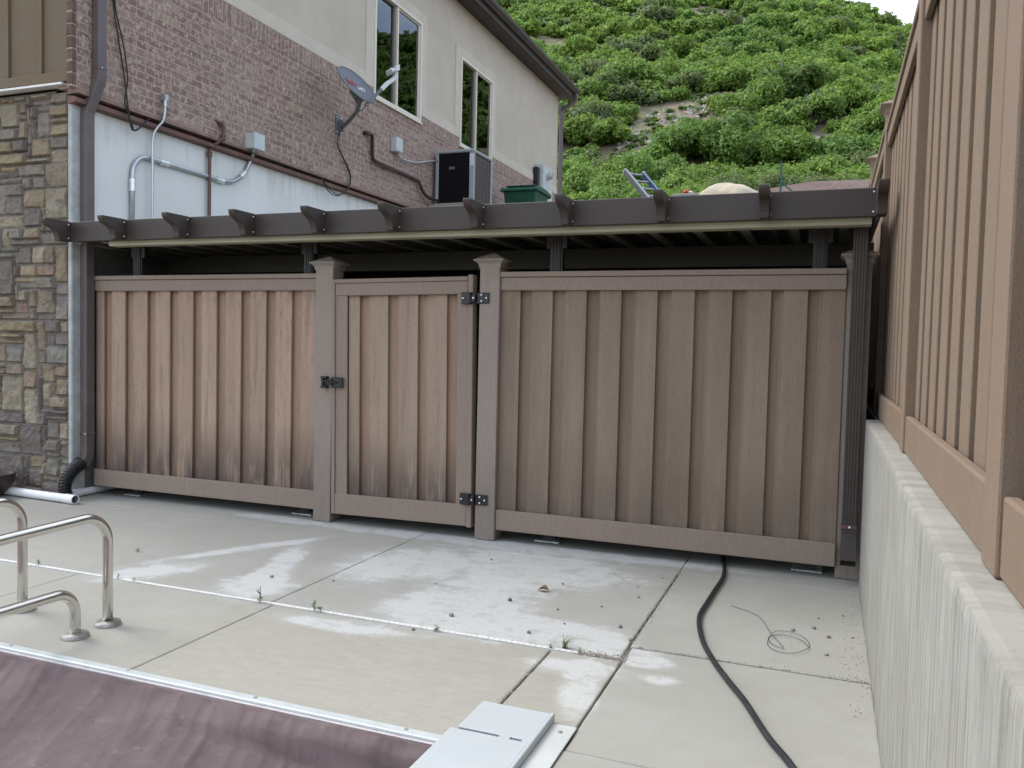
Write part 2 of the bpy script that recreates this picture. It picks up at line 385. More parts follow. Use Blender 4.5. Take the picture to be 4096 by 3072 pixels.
# ------------------------------------------------------------------ mesh helpers
ORIG = {}
class MB:
    def __init__(s): s.v, s.f, s.mi, s.parts = [], [], [], []
    def add(s, vs, fs, mi=0):
        o = len(s.v)
        s.parts.append((list(vs), list(fs), mi))
        s.v += [tuple(p) for p in vs]
        s.f += [tuple(i+o for i in f) for f in fs]
        s.mi += [mi]*len(fs)
        return s
    def box(s, x0, x1, y0, y1, z0, z1, mi=0):
        x0, x1 = sorted((x0, x1)); y0, y1 = sorted((y0, y1)); z0, z1 = sorted((z0, z1))
        vs = [(x, y, z) for z in (z0, z1) for y in (y0, y1) for x in (x0, x1)]
        return s.add(vs, [(0, 2, 3, 1), (4, 5, 7, 6), (0, 1, 5, 4), (2, 6, 7, 3), (0, 4, 6, 2), (1, 3, 7, 5)], mi)
    def obox(s, c, ax, ay, az, mi=0):
        c, ax, ay, az = map(Vector, (c, ax, ay, az))
        vs = [c+ax*i+ay*j+az*k for k in (-1, 1) for j in (-1, 1) for i in (-1, 1)]
        return s.add(vs, [(0, 2, 3, 1), (4, 5, 7, 6), (0, 1, 5, 4), (2, 6, 7, 3), (0, 4, 6, 2), (1, 3, 7, 5)], mi)
    def sweep(s, path, prof, side=(1, 0, 0), caps=True, scales=None, mi=0):
        """prof (a,b): a along side axis, b along side x tangent"""
        path = [Vector(p) for p in path]; n = len(path); m = len(prof)
        sd = Vector(side).normalized(); vs = []
        for i, p in enumerate(path):
            t = (path[min(i+1, n-1)]-path[max(i-1, 0)]).normalized()
            a = (sd-t*sd.dot(t))
            a = a.normalized() if a.length > 1e-4 else t.orthogonal().normalized()
            b = t.cross(a); sd = a
            k = scales[i] if scales else 1
            vs += [p+a*q[0]*k+b*q[1]*k for q in prof]
        fs = [(i*m+j, i*m+(j+1) % m, (i+1)*m+(j+1) % m, (i+1)*m+j) for i in range(n-1) for j in range(m)]
        if caps: fs += [tuple(range(m))[::-1], tuple((n-1)*m+j for j in range(m))]
        return s.add(vs, fs, mi)
    def tube(s, path, r, seg=12, caps=True, scales=None, mi=0):
        prof = [(r*math.cos(2*math.pi*j/seg), r*math.sin(2*math.pi*j/seg)) for j in range(seg)]
        p0, p1 = Vector(path[0]), Vector(path[1])
        return s.sweep(path, prof, (p1-p0).orthogonal(), caps, scales, mi)
    def lathe(s, c, prof, seg=24, axis=(0, 0, 1), mi=0):
        ax = Vector(axis).normalized(); a = ax.orthogonal().normalized(); b = ax.cross(a); c = Vector(c); m = len(prof)
        vs = [c+ax*h+(a*math.cos(2*math.pi*j/seg)+b*math.sin(2*math.pi*j/seg))*r for j in range(seg) for r, h in prof]
        fs = [(j*m+i, ((j+1) % seg)*m+i, ((j+1) % seg)*m+i+1, j*m+i+1) for j in range(seg) for i in range(m-1)]
        return s.add(vs, fs, mi)
    def prism(s, poly, d, mi=0):
        n = len(poly); P = [Vector(p) for p in poly]; d = Vector(d)
        vs = P+[p+d for p in P]
        fs = [tuple(range(n)), tuple(range(2*n-1, n-1, -1))]+[(i, i+n, (i+1) % n+n, (i+1) % n) for i in range(n)]
        return s.add(vs, fs, mi)
    def each(s, name, mat, parent, **kw):
        """every shape of this builder as an object of its own"""
        out = []
        for vs, fs, mi in s.parts:
            m = MB(); m.add(vs, fs, 0); out.append(m.build(name, mat, parent, **kw))
        return out
    def build(s, name, mat, parent=None, smooth=False, bevel=0.0, seg=1, tag=None, kind=None, label=None, recalc=True, grow=0.0):
        me = bpy.data.meshes.new(name)
        o = Vector((0, 0, 0)) if parent is None else ORIG[parent.name]
        me.from_pydata([tuple(Vector(p)-o) for p in s.v], [], s.f)
        mats = mat if isinstance(mat, (list, tuple)) else [mat]
        for m_ in mats: me.materials.append(m_)
        if len(mats) > 1: me.polygons.foreach_set('material_index', s.mi)
        if recalc:
            bm = bmesh.new(); bm.from_mesh(me); bmesh.ops.recalc_face_normals(bm, faces=bm.faces); bm.to_mesh(me); bm.free()
        me.update()
        ob = bpy.data.objects.new(name, me)
        C.objects.link(ob)
        if parent is not None: ob.parent = parent
        ORIG[ob.name] = o.copy()
        if smooth:
            for p in me.polygons: p.use_smooth = True
            if smooth != 'all':
                md = ob.modifiers.new('s', 'EDGE_SPLIT'); md.split_angle = R(38)
        if bevel:
            md = ob.modifiers.new('b', 'BEVEL'); md.width = bevel; md.segments = seg; md.limit_method = 'ANGLE'; md.angle_limit = R(40)
            md.harden_normals = False
        if tag: settag(ob, *tag)
        if kind: ob['kind'] = kind
        if label: ob['label'] = label
        return ob
def settag(o, label, cat, group=None, kind=None):
    o['label'] = label; o['category'] = cat
    if group: o['group'] = group
    if kind: o['kind'] = kind
def thing(name, label, cat, loc, group=None):
    o = bpy.data.objects.new(name, None)
    C.objects.link(o); o.location = loc; o.empty_display_size = 0.1
    ORIG[o.name] = Vector(loc)
    settag(o, label, cat, group)
    return o
def copy_part(src, parent, delta):
    """copy of a part (sharing its mesh) shifted by delta under parent"""
    c = src.copy(); C.objects.link(c); c.parent = parent; c.location = Vector(src.location)+Vector(delta)
    ORIG[c.name] = ORIG[src.name] + Vector(delta)
    return c
def arc(c, r, a0, a1, n, u, v):
    c, u, v = Vector(c), Vector(u), Vector(v)
    return [c+u*r*math.cos(a0+(a1-a0)*i/n)+v*r*math.sin(a0+(a1-a0)*i/n) for i in range(n+1)]
def smoothpath(pts, n=8):
    P = [Vector(p) for p in pts]; P = [P[0]*2-P[1]]+P+[P[-1]*2-P[-2]]
    out = []
    for i in range(1, len(P)-2):
        for k in range(n):
            t = k/n; a, b, c, d = P[i-1], P[i], P[i+1], P[i+2]
            out.append(0.5*((2*b)+(c-a)*t+(2*a-5*b+4*c-d)*t*t+(3*b-a-3*c+d)*t**3))
    out.append(P[-2])
    return out

# ================================================================== GROUND
g = MB()
g.add([(-600, -600, -0.75), (600, -600, -0.75), (600, 900, -0.75), (-600, 900, -0.75)], [(0, 1, 2, 3)])
g.build('ground', M_soilup, kind='structure')
# bedding under the slabs, seen in the joints
MB().box(-9, 0.6, 2.60, 11.0, -0.6, -0.016).box(-0.80, 0.6, -3, 2.60, -0.6, -0.016).build('deck_bedding', M_soil, kind='structure')

def slab(mb, x0, x1, y0, y1, z=0.0, step=0.05):
    """one slab: chipped, eased edges"""
    pts = []
    def edge(a, b):
        n = max(2, int((Vector(b)-Vector(a)).length/step))
        for i in range(n):
            pts.append(Vector(a).lerp(Vector(b), i/n))
    edge((x0, y0, 0), (x1, y0, 0)); edge((x1, y0, 0), (x1, y1, 0)); edge((x1, y1, 0), (x0, y1, 0)); edge((x0, y1, 0), (x0, y0, 0))
    cx, cy = (x0+x1)/2, (y0+y1)/2
    def ring(ins, zz, j):
        out = []
        for p in pts:
            sx = min(max(p.x, x0+ins), x1-ins); sy = min(max(p.y, y0+ins), y1-ins)
            k = mnoise.noise(Vector((p.x*14, p.y*14, z*90+3)))*j
            dx = k if abs(p.x-x0) < 1e-5 else (-k if abs(p.x-x1) < 1e-5 else 0)
            dy = k if abs(p.y-y0) < 1e-5 else (-k if abs(p.y-y1) < 1e-5 else 0)
            out.append((sx+dx, sy+dy, zz))
        return out
    n = len(pts)
    vs = ring(0.0, -0.03, 0.0015)+ring(0.0012, z-0.004, 0.002)+ring(0.005, z-0.0008, 0.003)+ring(0.012, z, 0.003)
    fs = []
    for r in range(3):
        for i in range(n):
            fs.append((r*n+i, r*n+(i+1) % n, (r+1)*n+(i+1) % n, (r+1)*n+i))
    fs.append(tuple(3*n+i for i in range(n)))
    mb.add(vs, fs)
S = MB()
J = 0.002
for (x0, x1, y0, y1, z) in [
    (-9, -2.74, 3.62, 5.17, 0.000), (-2.74, -0.833, 3.62, 5.17, -0.001), (-0.825, 0.225, 3.783, 5.20, 0.0),
    (-9, -2.74, 5.17, 11, 0.0), (-2.74, -0.83, 5.17, 11, 0.0), (-0.83, 0.6, 5.20, 11, 0.001),
    (-9, -4.08, 2.61, 3.585, 0.0), (-4.08, -2.70, 2.61, 3.585, 0.001), (-2.70, -1.153, 2.61, 3.585, 0.0), (-1.146, -0.818, 2.61, 3.585, 0.0005),
    (-0.812, 0.225, 2.702, 3.777, -0.0015), (-0.815, 0.225, -3, 2.70, 0.0)]:
    slab(S, x0+J/2, x1-J/2, y0+J/2, y1-J/2, z)
S.build('concrete_deck', M_deck, kind='structure')
# fine grit in and beside the joints
gm = MB()
def grit(x, y, r):
    a = random.random()*6.28
    vs = [(x+r*math.cos(a+k*1.57)*random.uniform(.6, 1.2), y+r*math.sin(a+k*1.57)*random.uniform(.6, 1.2), 0.0004) for k in range(4)]+[(x, y, r*random.uniform(.6, 1.1))]
    gm.add(vs, [(0, 1, 4), (1, 2, 4), (2, 3, 4), (3, 0, 4)])
for i in range(420):
    t = random.random(); grit(-0.825+random.gauss(0, 0.012), 3.5+t*1.75, random.uniform(.002, .005))
for i in range(300): grit(random.uniform(-1.03, -0.80), 3.605+random.gauss(0, 0.022), random.uniform(.002, .0055))
for i in range(260): grit(random.uniform(-0.82, 0.22), 3.78+random.gauss(0, 0.010), random.uniform(.002, .005))
for i in range(160): grit(-1.15+random.gauss(0, 0.010), random.uniform(2.95, 3.58), random.uniform(.002, .0045))
for i in range(160): grit(0.17+random.gauss(0, 0.03), random.uniform(3.4, 5.4), random.uniform(.002, .006))
for i in range(140): grit(random.uniform(-0.25, 0.2), random.uniform(3.8, 4.6), random.uniform(.002, .005))
gm.build('joint_grit', plain('loose_grit', (0.33, 0.30, 0.25), 0.95, var=0.5, scale=200), kind='stuff')

# upper terrace behind, raised ground beyond the fence, hill
t = MB()
t.box(-60, 60, 11.0, 40, -0.7, 3.30)
t.box(0.42, 60, -30, 11.0, -0.7, 0.97)
t.build('upper_terrace', M_soilup, kind='structure')

def ridge(x):
    pts = [(-170, 100), (-70, 92), (-45, 74), (-27, 71), (-7, 63.5), (0, 60.0), (2, 59.3), (11, 53.6), (22, 46.0), (40, 50), (62, 62), (85, 66), (130, 60), (240, 45)]
    for (a, ya), (b, yb) in zip(pts, pts[1:]):
        if x <= b:
            k = max(0, (x-a)/(b-a)); return ya+(yb-ya)*k
    return 40
def hill_z(x, y):
    zr = ridge(x)-1.5
    if y < 150:
        k = max(0.0, (y-38)/112)
        z = 3.30+(zr-3.30)*k
    else: z = zr-(y-150)*0.10-(y-150)**2*0.002
    z += mnoise.noise(Vector((x*0.035, y*0.035, 1)))*3.0*min(1, max(0, (y-42)/25))*(0.3 if y > 140 else 1)
    z += mnoise.noise(Vector((x*0.12, y*0.12, 5)))*0.6*min(1, max(0, (y-42)/25))
    return z
def hill_mat():
    M = Mat('hillside_soil', 0.95, 0.1)
    n = M.noise(0.35, 5, 0.65); r = M.noise(2.6, 6, 0.75)
    c = M.mix(M.rng(n, 0.42, 0.6), (0.25, 0.20, 0.155), (0.19, 0.19, 0.11))
    vor = M.n('ShaderNodeTexVoronoi', {'Vector': M.pos, 'Scale': 2.2})
    c = M.mix(M.math('MULTIPLY', M.rng(r, 0.48, 0.6), M.rng(vor.outputs['Distance'], 0.45, 0.2)), c, (0.40, 0.375, 0.35))
    c = M.mix(M.rng(M.noise(1.1, 4, 0.7, off=(4, 4, 4)), 0.52, 0.66, 0, 0.8), c, (0.085, 0.12, 0.04))
    M.color(c).bump(r, 0.8, 0.3)
    return M.m
nx, ny = 150, 90
xs = np.linspace(-150, 220, nx); ys = 38+(np.linspace(0, 1, ny)**1.2)*190
hv = [(float(x), float(y), hill_z(x, y)) for y in ys for x in xs]
hf = [(j*nx+i, j*nx+i+1, (j+1)*nx+i+1, (j+1)*nx+i) for j in range(ny-1) for i in range(nx-1)]
MB().add(hv, hf).build('hillside', hill_mat(), smooth='all', kind='structure', recalc=False)

# --- scrub oak
def leaf_mat():
    M = Mat('scrub_oak_leaves', 0.6, 0.25)
    a = M.n('ShaderNodeAttribute', attribute_name='tint').outputs['Color']
    c = M.mix(M.rng(M.noise(0.5, 3), 0.3, 0.7, 0, 0.35), a, (0.16, 0.225, 0.05))
    M.color(c)
    ng = M.n('ShaderNodeNewGeometry').outputs['Normal']
    up_ = M.n('ShaderNodeVectorMath', {0: ng, 1: (-0.1, -0.35, 0.75)}, operation='ADD')
    nn_ = M.n('ShaderNodeVectorMath', {0: up_.outputs[0]}, operation='NORMALIZE')
    M.t.links.new(nn_.outputs[0], M.b.inputs['Normal'])
    tr = M.n('ShaderNodeBsdfTranslucent', {'Color': M.mix(0.5, c, (0.22, 0.36, 0.05))})
    ms = M.n('ShaderNodeMixShader', {0: 0.38, 1: M.b.outputs[0], 2: tr.outputs[0]})
    M.t.links.new(ms.outputs[0], M.out.inputs[0])
    return M.m
M_leaf = leaf_mat()
M_stem = plain('grey_oak_stems', (0.12, 0.10, 0.085), 0.9)
def cards(centers, normals, size, tint):
    """numpy leaf clusters: bent quads; returns verts, tint per vert"""
    n = len(centers)
    rnd = rng.normal(size=(n, 3)); nn = normals+0.6*rnd+np.array([0, 0, 0.45]); nn /= np.linalg.norm(nn, axis=1)[:, None]
    t = np.cross(nn, rng.normal(size=(n, 3))); t /= np.linalg.norm(t, axis=1)[:, None]+1e-9
    b = np.cross(nn, t)
    s = (size*rng.uniform(0.6, 1.35, n))[:, None]
    k = rng.uniform(0.5, 0.95, n)[:, None]
    v0 = centers-t*s; v1 = centers-b*s*k+nn*s*0.25; v2 = centers+t*s*rng.uniform(.7, 1.1, n)[:, None]; v3 = centers+b*s*k-nn*s*0.15
    V = np.stack([v0, v1, v2, v3], 1).reshape(-1, 3)
    T = np.repeat(tint, 4, axis=0)
    return V, T
def clump(cx, cy, cz, r, h, base, dist, dens=1.0):
    """one bush made of several lobes of leaf clusters"""
    ls = max(0.085, 0.00175*dist)
    nl = random.randint(9, 15)
    Cc, Nn, Tt = [], [], []
    for i in range(nl):
        a = random.random()*6.28; rr = r*math.sqrt(random.random())*0.85
        lr = r*random.uniform(0.24, 0.46)
        lc = np.array([cx+rr*math.cos(a), cy+rr*math.sin(a), cz+h*random.uniform(0.22, 0.80)*(1-0.45*rr/r)])
        n = int(dens*1.45*4*math.pi*lr*lr*0.75/(ls*ls*1.6))
        d = rng.normal(size=(n, 3)); d[:, 2] = d[:, 2]*0.9+0.25; d /= np.linalg.norm(d, axis=1)[:, None]
        rad = lr*(rng.uniform(0.25, 1.0, n)**0.45)*(1+0.25*np.sin(d[:, 0]*5+a*3)*np.cos(d[:, 1]*6))
        p = lc+d*rad[:, None]*np.array([1, 1, 0.8])
        Cc.append(p); Nn.append(d)
        lt = random.uniform(0.85, 1.18)
        tn = np.tile(np.array(base)*lt, (n, 1))*rng.uniform(0.7, 1.35, (n, 1))
        yel = rng.random(n) < 0.16
        tn[yel] *= np.array([1.5, 1.25, 0.8])
        Tt.append(tn)
    V, T = cards(np.concatenate(Cc), np.concatenate(Nn), ls, np.concatenate(Tt))
    keep = np.repeat(V.reshape(-1, 4, 3)[:, :, 2].min(1) > cz-0.3, 4)
    return V[keep], T[keep]
def leafmesh(name, V, T, parent=None):
    n = len(V)//4
    me = bpy.data.meshes.new(name)
    o = np.array(ORIG[parent.name]) if parent else np.zeros(3)
    me.vertices.add(n*4); me.vertices.foreach_set('co', (V-o).ravel().astype(np.float32))
    me.loops.add(n*4); me.loops.foreach_set('vertex_index', np.arange(n*4, dtype=np.int32))
    me.polygons.add(n); me.polygons.foreach_set('loop_start', np.arange(0, n*4, 4, dtype=np.int32))
    me.update()
    ca = me.color_attributes.new('tint', 'FLOAT_COLOR', 'POINT')
    ca.data.foreach_set('color', np.concatenate([np.clip(T, 0, 1), np.ones((n*4, 1))], 1).ravel().astype(np.float32))
    me.materials.append(M_leaf)
    ob = bpy.data.objects.new(name, me); C.objects.link(ob)
    if parent: ob.parent = parent
    return ob
BARE = [(-13.2, 68.2, 3.4, 4.6), (-9.6, 73.0, 3.0, 2.6), (-14.5, 63.5, 1.8, 3.5), (-24.6, 130, 2.6, 13), (-15.5, 112, 4.0, 7), (-37, 150, 3, 5), (-0.6, 62.5, 1.8, 1.0), (-2.6, 56.5, 0.7, 1.0), (-21, 137, 2.5, 3), (9, 122, 3.5, 2.0), (3, 90, 3.0, 1.6), (-33, 92, 2, 1.6)]
HERO = [(-8.4, 60.5, 3.9, 3.4, (0.115, 0.215, 0.05), 'broad rounded scrub oak below the largest bare scree patch'),
        (-4.6, 71.5, 3.2, 4.2, (0.09, 0.175, 0.045), 'dark tall scrub oak right of the largest scree patch'),
        (-17.6, 64.0, 2.6, 3.0, (0.175, 0.275, 0.055), 'bright yellow-green scrub oak left of the pale rock slide'),
        (-2.2, 66.5, 2.7, 3.0, (0.14, 0.235, 0.055), 'mid-green scrub oak beside the weathered fence on the slope')]
def bare(x, y, pad=0.0):
    for bx, by, rx, ry in BARE:
        if ((x-bx)/(rx+pad))**2+((y-by)/(ry+pad))**2 < 1: return True
    return False
VV, TT = [], []
y = 46.0
while y < 158:
    stp = 2.25+0.009*(y-46)
    x = -0.62*y-4
    xmax = 0.14*y+4
    while x < xmax:
        px_, py_ = x+random.uniform(-1.2, 1.2), y+random.uniform(-1.2, 1.2)
        x += stp*random.uniform(0.85, 1.2)
        r = random.uniform(1.3, 3.2)
        if bare(px_, py_, r*0.55): continue
        if any((px_-h[0])**2+(py_-h[1])**2 < (h[2]*0.95)**2 for h in HERO): continue
        gap = mnoise.noise(Vector((px_*0.10, py_*0.10, 9)))
        if gap < -0.6: continue
        q = mnoise.noise(Vector((px_*0.06, py_*0.06, 3)))+random.uniform(-0.35, 0.35)
        base = (0.165+0.06*q, 0.280+0.065*q, 0.055)
        if random.random() < 0.12: base = (0.125, 0.165, 0.080)
        v_, t_ = clump(px_, py_, hill_z(px_, py_)-0.2, r, r*random.uniform(0.65, 1.0), base, math.hypot(px_, py_))
        VV.append(v_); TT.append(t_)
    y += stp*0.82
# farther flank of the hill, only seen mirrored in the windows: coarser
y = 70.0
while y < 156:
    x = 0.34*y
    while x < 0.8*y:
        r = random.uniform(2.4, 3.6)
        px_, py_ = x+random.uniform(-1.5, 1.5), y+random.uniform(-1.5, 1.5)
        v_, t_ = clump(px_, py_, hill_z(px_, py_)-0.2, r, r, (0.09, 0.165, 0.035), 330)
        VV.append(v_); TT.append(t_)
        x += 5.0
    y += 4.6
sb = leafmesh('scrub_oak_cover', np.concatenate(VV), np.concatenate(TT))
sb['kind'] = 'stuff'; sb['label'] = 'dense green scrub oak covering the hillside'; sb['category'] = 'shrubs'
# low weeds on the bare scree
VV, TT = [], []
for bx, by, rx, ry in BARE:
    for i in range(int(14*rx*ry/6)+3):
        a = random.random()*6.28; k = math.sqrt(random.random())
        px_, py_ = bx+rx*k*math.cos(a), by+ry*k*math.sin(a)
        v_, t_ = clump(px_, py_, hill_z(px_, py_)-0.05, random.uniform(.2, .5), 0.3, (0.10, 0.15, 0.06), 90, 1.0)
        VV.append(v_); TT.append(t_)
wd = leafmesh('slope_weeds', np.concatenate(VV), np.concatenate(TT))
wd['kind'] = 'stuff'
rk = MB()
for i in range(1500):
    bx, by, rx, ry = random.choice(BARE[:3]+BARE[:1]+BARE[3:7]+[BARE[10]])
    a = random.random()*6.28; k = math.sqrt(random.random())
    x_, y_ = bx+rx*k*math.cos(a), by+ry*k*math.sin(a)
    if mnoise.noise(Vector((x_*0.5, y_*0.5, 2))) < -0.1: continue
    z_ = hill_z(x_, y_); s_ = random.uniform(0.05, 0.17)
    rk.obox((x_, y_, z_+s_*0.3), Vector((random.uniform(.5, 1), random.uniform(-.5, .5), random.uniform(-.3, .3)))*s_, Vector((random.uniform(-.5, .5), random.uniform(.5, 1), .2))*s_, Vector((0.1, random.uniform(-.3, .3), .6))*s_)
rk.build('scree_rocks', plain('pale_scree', (0.40, 0.37, 0.345), 0.95, var=0.3, scale=3), kind='stuff')
for (x, y, r, h, base, lab) in HERO:
    z = hill_z(x, y)
    b = thing('scrub_oak', lab, 'shrub', (x, y, z), None)
    V1, T1 = [], []
    for k in range(5):
        a = k*1.256+random.random()
        v_, t_ = clump(x+r*0.42*math.cos(a)*(k > 0), y+r*0.42*math.sin(a)*(k > 0), z-0.1, r*0.66, h*0.9, base, math.hypot(x, y))
        V1.append(v_); T1.append(t_)
    leafmesh('crown', np.concatenate(V1), np.concatenate(T1), b)
    st = MB()
    for k in range(14):
        a = random.random()*6.28; q = random.random()*r*0.5
        p0 = (x+q*math.cos(a), y+q*math.sin(a), z-0.2); p1 = (x+q*1.3*math.cos(a), y+q*1.3*math.sin(a), z+h*0.3); p2 = (x+q*1.6*math.cos(a+.2), y+q*1.6*math.sin(a+.2), z+h*0.75)
        st.tube([p0, p1, p2], 0.07, 6, scales=[1, .75, .4])
    st.build('trunk', M_stem, b)

# ================================================================== NEIGHBOUR ROOF + TERRACE OBJECTS
nb = thing('neighbour_house', 'low brown shingled hip roof seen over the pergola beam at right', 'house', (1, 38, 3.30))
m = MB()
ze, zr1, zr2 = 6.7, 8.30, 8.62
m.add([(-5.2, 34, ze), (9, 34, ze), (9, 42, ze), (-5.2, 42, ze), (-3.2, 37, zr1), (-1.6, 37.5, zr1+.05), (-1.0, 37.2, zr2), (6, 37.6, zr2), (-3.2, 39.5, zr1)],
      [(0, 1, 7, 6, 5, 4), (1, 2, 7), (2, 3, 8, 5, 6, 7), (3, 0, 4, 8), (4, 5, 8)])
m.build('roof', M_shingle, nb)
MB().box(-4.9, 8.7, 34.4, 41.6, 3.3, 6.72).build('wall', M_stucco, nb)

# boulder
bm = bmesh.new(); bmesh.ops.create_icosphere(bm, subdivisions=4, radius=1)
for v in bm.verts:
    n_ = mnoise.noise(v.co*1.4+Vector((3, 1, 2)))*0.22+mnoise.noise(v.co*4)*0.06
    v.co = v.co*(1+n_)
    if v.co.z > 0: v.co.z *= 1-0.35*max(0, v.co.x)
    v.co = Vector((v.co.x*0.56-1.58, v.co.y*0.45+14.3, v.co.z*0.50+3.76))
me = bpy.data.meshes.new('boulder'); bm.to_mesh(me); bm.free()
for p in me.polygons: p.use_smooth = True
me.materials.append(M_bould)
bo = bpy.data.objects.new('boulder', me); C.objects.link(bo)
settag(bo, 'pale sandy boulder showing above the pergola beam', 'boulder')
MB().box(-2.62, -2.0, 14.3, 14.5, 3.30, 4.075).build('low_wall', M_wall, bevel=0.01, tag=('short grey concrete wall end left of the sandy boulder', 'wall'))
pb = thing('plastic_bag', 'small crumpled red and white bag lying on the low grey wall', 'bag', (-2.36, 14.4, 4.075))
for nm, mt, cx, sx, sz in (('red_half', plain('red_plastic', (0.6, 0.03, 0.04), 0.4), -2.40, 0.055, 0.032), ('white_half', plain('white_plastic', (0.75, 0.76, 0.78), 0.4), -2.33, 0.04, 0.025)):
    bm = bmesh.new(); bmesh.ops.create_icosphere(bm, subdivisions=3, radius=1)
    for v in bm.verts:
        v.co *= 1+mnoise.noise(v.co*2.5+Vector((cx, 0, 0)))*0.5
        v.co = Vector((v.co.x*sx+cx+2.36, v.co.y*0.07, v.co.z*sz+sz))
    me = bpy.data.meshes.new(nm); bm.to_mesh(me); bm.free(); me.materials.append(mt)
    q = bpy.data.objects.new(nm, me); C.objects.link(q); q.parent = pb; ORIG[q.name] = ORIG[pb.name]
# ladder
ld = thing('ladder', 'tilted extension ladder with one blue side, leaning up beyond the pergola', 'ladder', (-2.5, 12.9, 3.45))
topL, topR = Vector((-3.39, 14.0, 4.43)), Vector((-3.13, 14.28, 4.43))
dl = Vector((0.62, -0.62, -0.70))
ends = []
for nm, p, mt in (('side_rail', topL, M_ladalu), ('side_rail', topR, M_blue)):
    wv = (topR-topL).normalized(); nv = dl.normalized().cross(wv)
    m = MB(); c = p+dl*0.5
    m.obox(c, dl*0.5, wv*0.012, nv*0.042)
    m.obox(c+wv*(0.02 if p is topL else -0.02)+nv*0.038, dl*0.5, wv*0.02, nv*0.004).obox(c+wv*(0.02 if p is topL else -0.02)-nv*0.038, dl*0.5, wv*0.02, nv*0.004)
    r_ = m.build(nm, mt, ld, label='blue side rail' if mt is M_blue else 'grey aluminium side rail')
    MB().obox(p-dl.normalized()*0.012, dl.normalized()*0.012, wv*0.022, nv*0.045).build('end_cap', M_lnb, r_)
rg0 = MB()
for k in range(5):
    c = topL.lerp(topR, 0.5)+dl*(0.05+0.22*k)
    rg0.obox(c, (topR-topL)*0.48, dl.normalized()*0.014, dl.normalized().cross((topR-topL).normalized())*0.014)
rg0.each('rung', M_ladalu, ld)
# green post with brace
tp = thing('fence_stake', 'thin green steel post with a slanting brace beyond the pergola', 'post', (-0.83, 14, 3.45))
MB().box(-0.847, -0.817, 13.995, 14.0, 3.3, 4.45).box(-0.835, -0.829, 13.97, 13.995, 3.3, 4.45).build('upright', M_tpost, tp)
MB().sweep([(-0.82, 14, 4.12), (-0.45, 14.05, 3.8), (0.0, 14.1, 3.31)], [(-.012, -.003), (.012, -.003), (.012, .003), (-.012, .003)]).build('brace', M_tpost, tp)

# ================================================================== HOUSE
hs = thing('house', 'tan stucco and brick house with dark eaves on the left', 'house', (-6.08, 5.24, 0))
XW = -6.0
def panels(mb, x0, x1, y0, y1, z0, z1, holes):
    ysx = sorted({y0, y1, *[h[k] for h in holes for k in (0, 1) if y0 < h[k] < y1]})
    for a, b in zip(ysx, ysx[1:]):
        ym = (a+b)/2; cur = z0
        for h in sorted([h for h in holes if h[0] <= ym <= h[1]], key=lambda h: h[2]):
            if h[2] > cur: mb.box(x0, x1, a, b, cur, min(h[2], z1))
            cur = max(cur, h[3])
        if cur < z1: mb.box(x0, x1, a, b, cur, z1)
W1 = (10.04, 11.44, 4.79, 6.29); W2 = (12.87, 14.29, 4.79, 6.27)
m = MB(); panels(m, -6.2, XW, 5.24, 18.24, 3.49, 4.70, []); m.build('brick_wall', M_brick, hs)
m = MB(); panels(m, -6.2, XW+0.003, 5.24, 18.24, 4.70, 4.905, [W1, W2]); m.build('soldier_course', M_soldier, hs)
m = MB(); panels(m, -6.2, XW-0.012, 5.24, 18.235, 4.905, 7.12, [W1, W2]); m.build('stucco_wall', M_stucco, hs)
m = MB(); panels(m, -6.05, XW+0.006, 5.24, 18.238, 4.905, 5.07, [(9.84, 11.62, 4, 6.4), (12.68, 14.46, 4, 6.4)]); m.build('belly_band', M_stuccotrim, hs, bevel=0.006)
for (a, b, z0, z1), (ta, tb, tz) in ((W1, (9.84, 11.62, 6.45)), (W2, (12.68, 14.46, 6.43))):
    m = MB(); panels(m, -6.05, XW+0.010, ta, tb, 4.905, tz, [(a, b, z0, z1)])
    m.build('window_surround', M_stuccotrim, hs, bevel=0.006)
MB().box(-6.3, -6.2, 5.3, 18.2, 3.4, 7.1).box(-12, -6.2, 18.1, 18.236, 0, 7.1).box(-12, -11.9, 5.4, 18.1, 0, 7.1).build('inner_wall', M_room, hs)
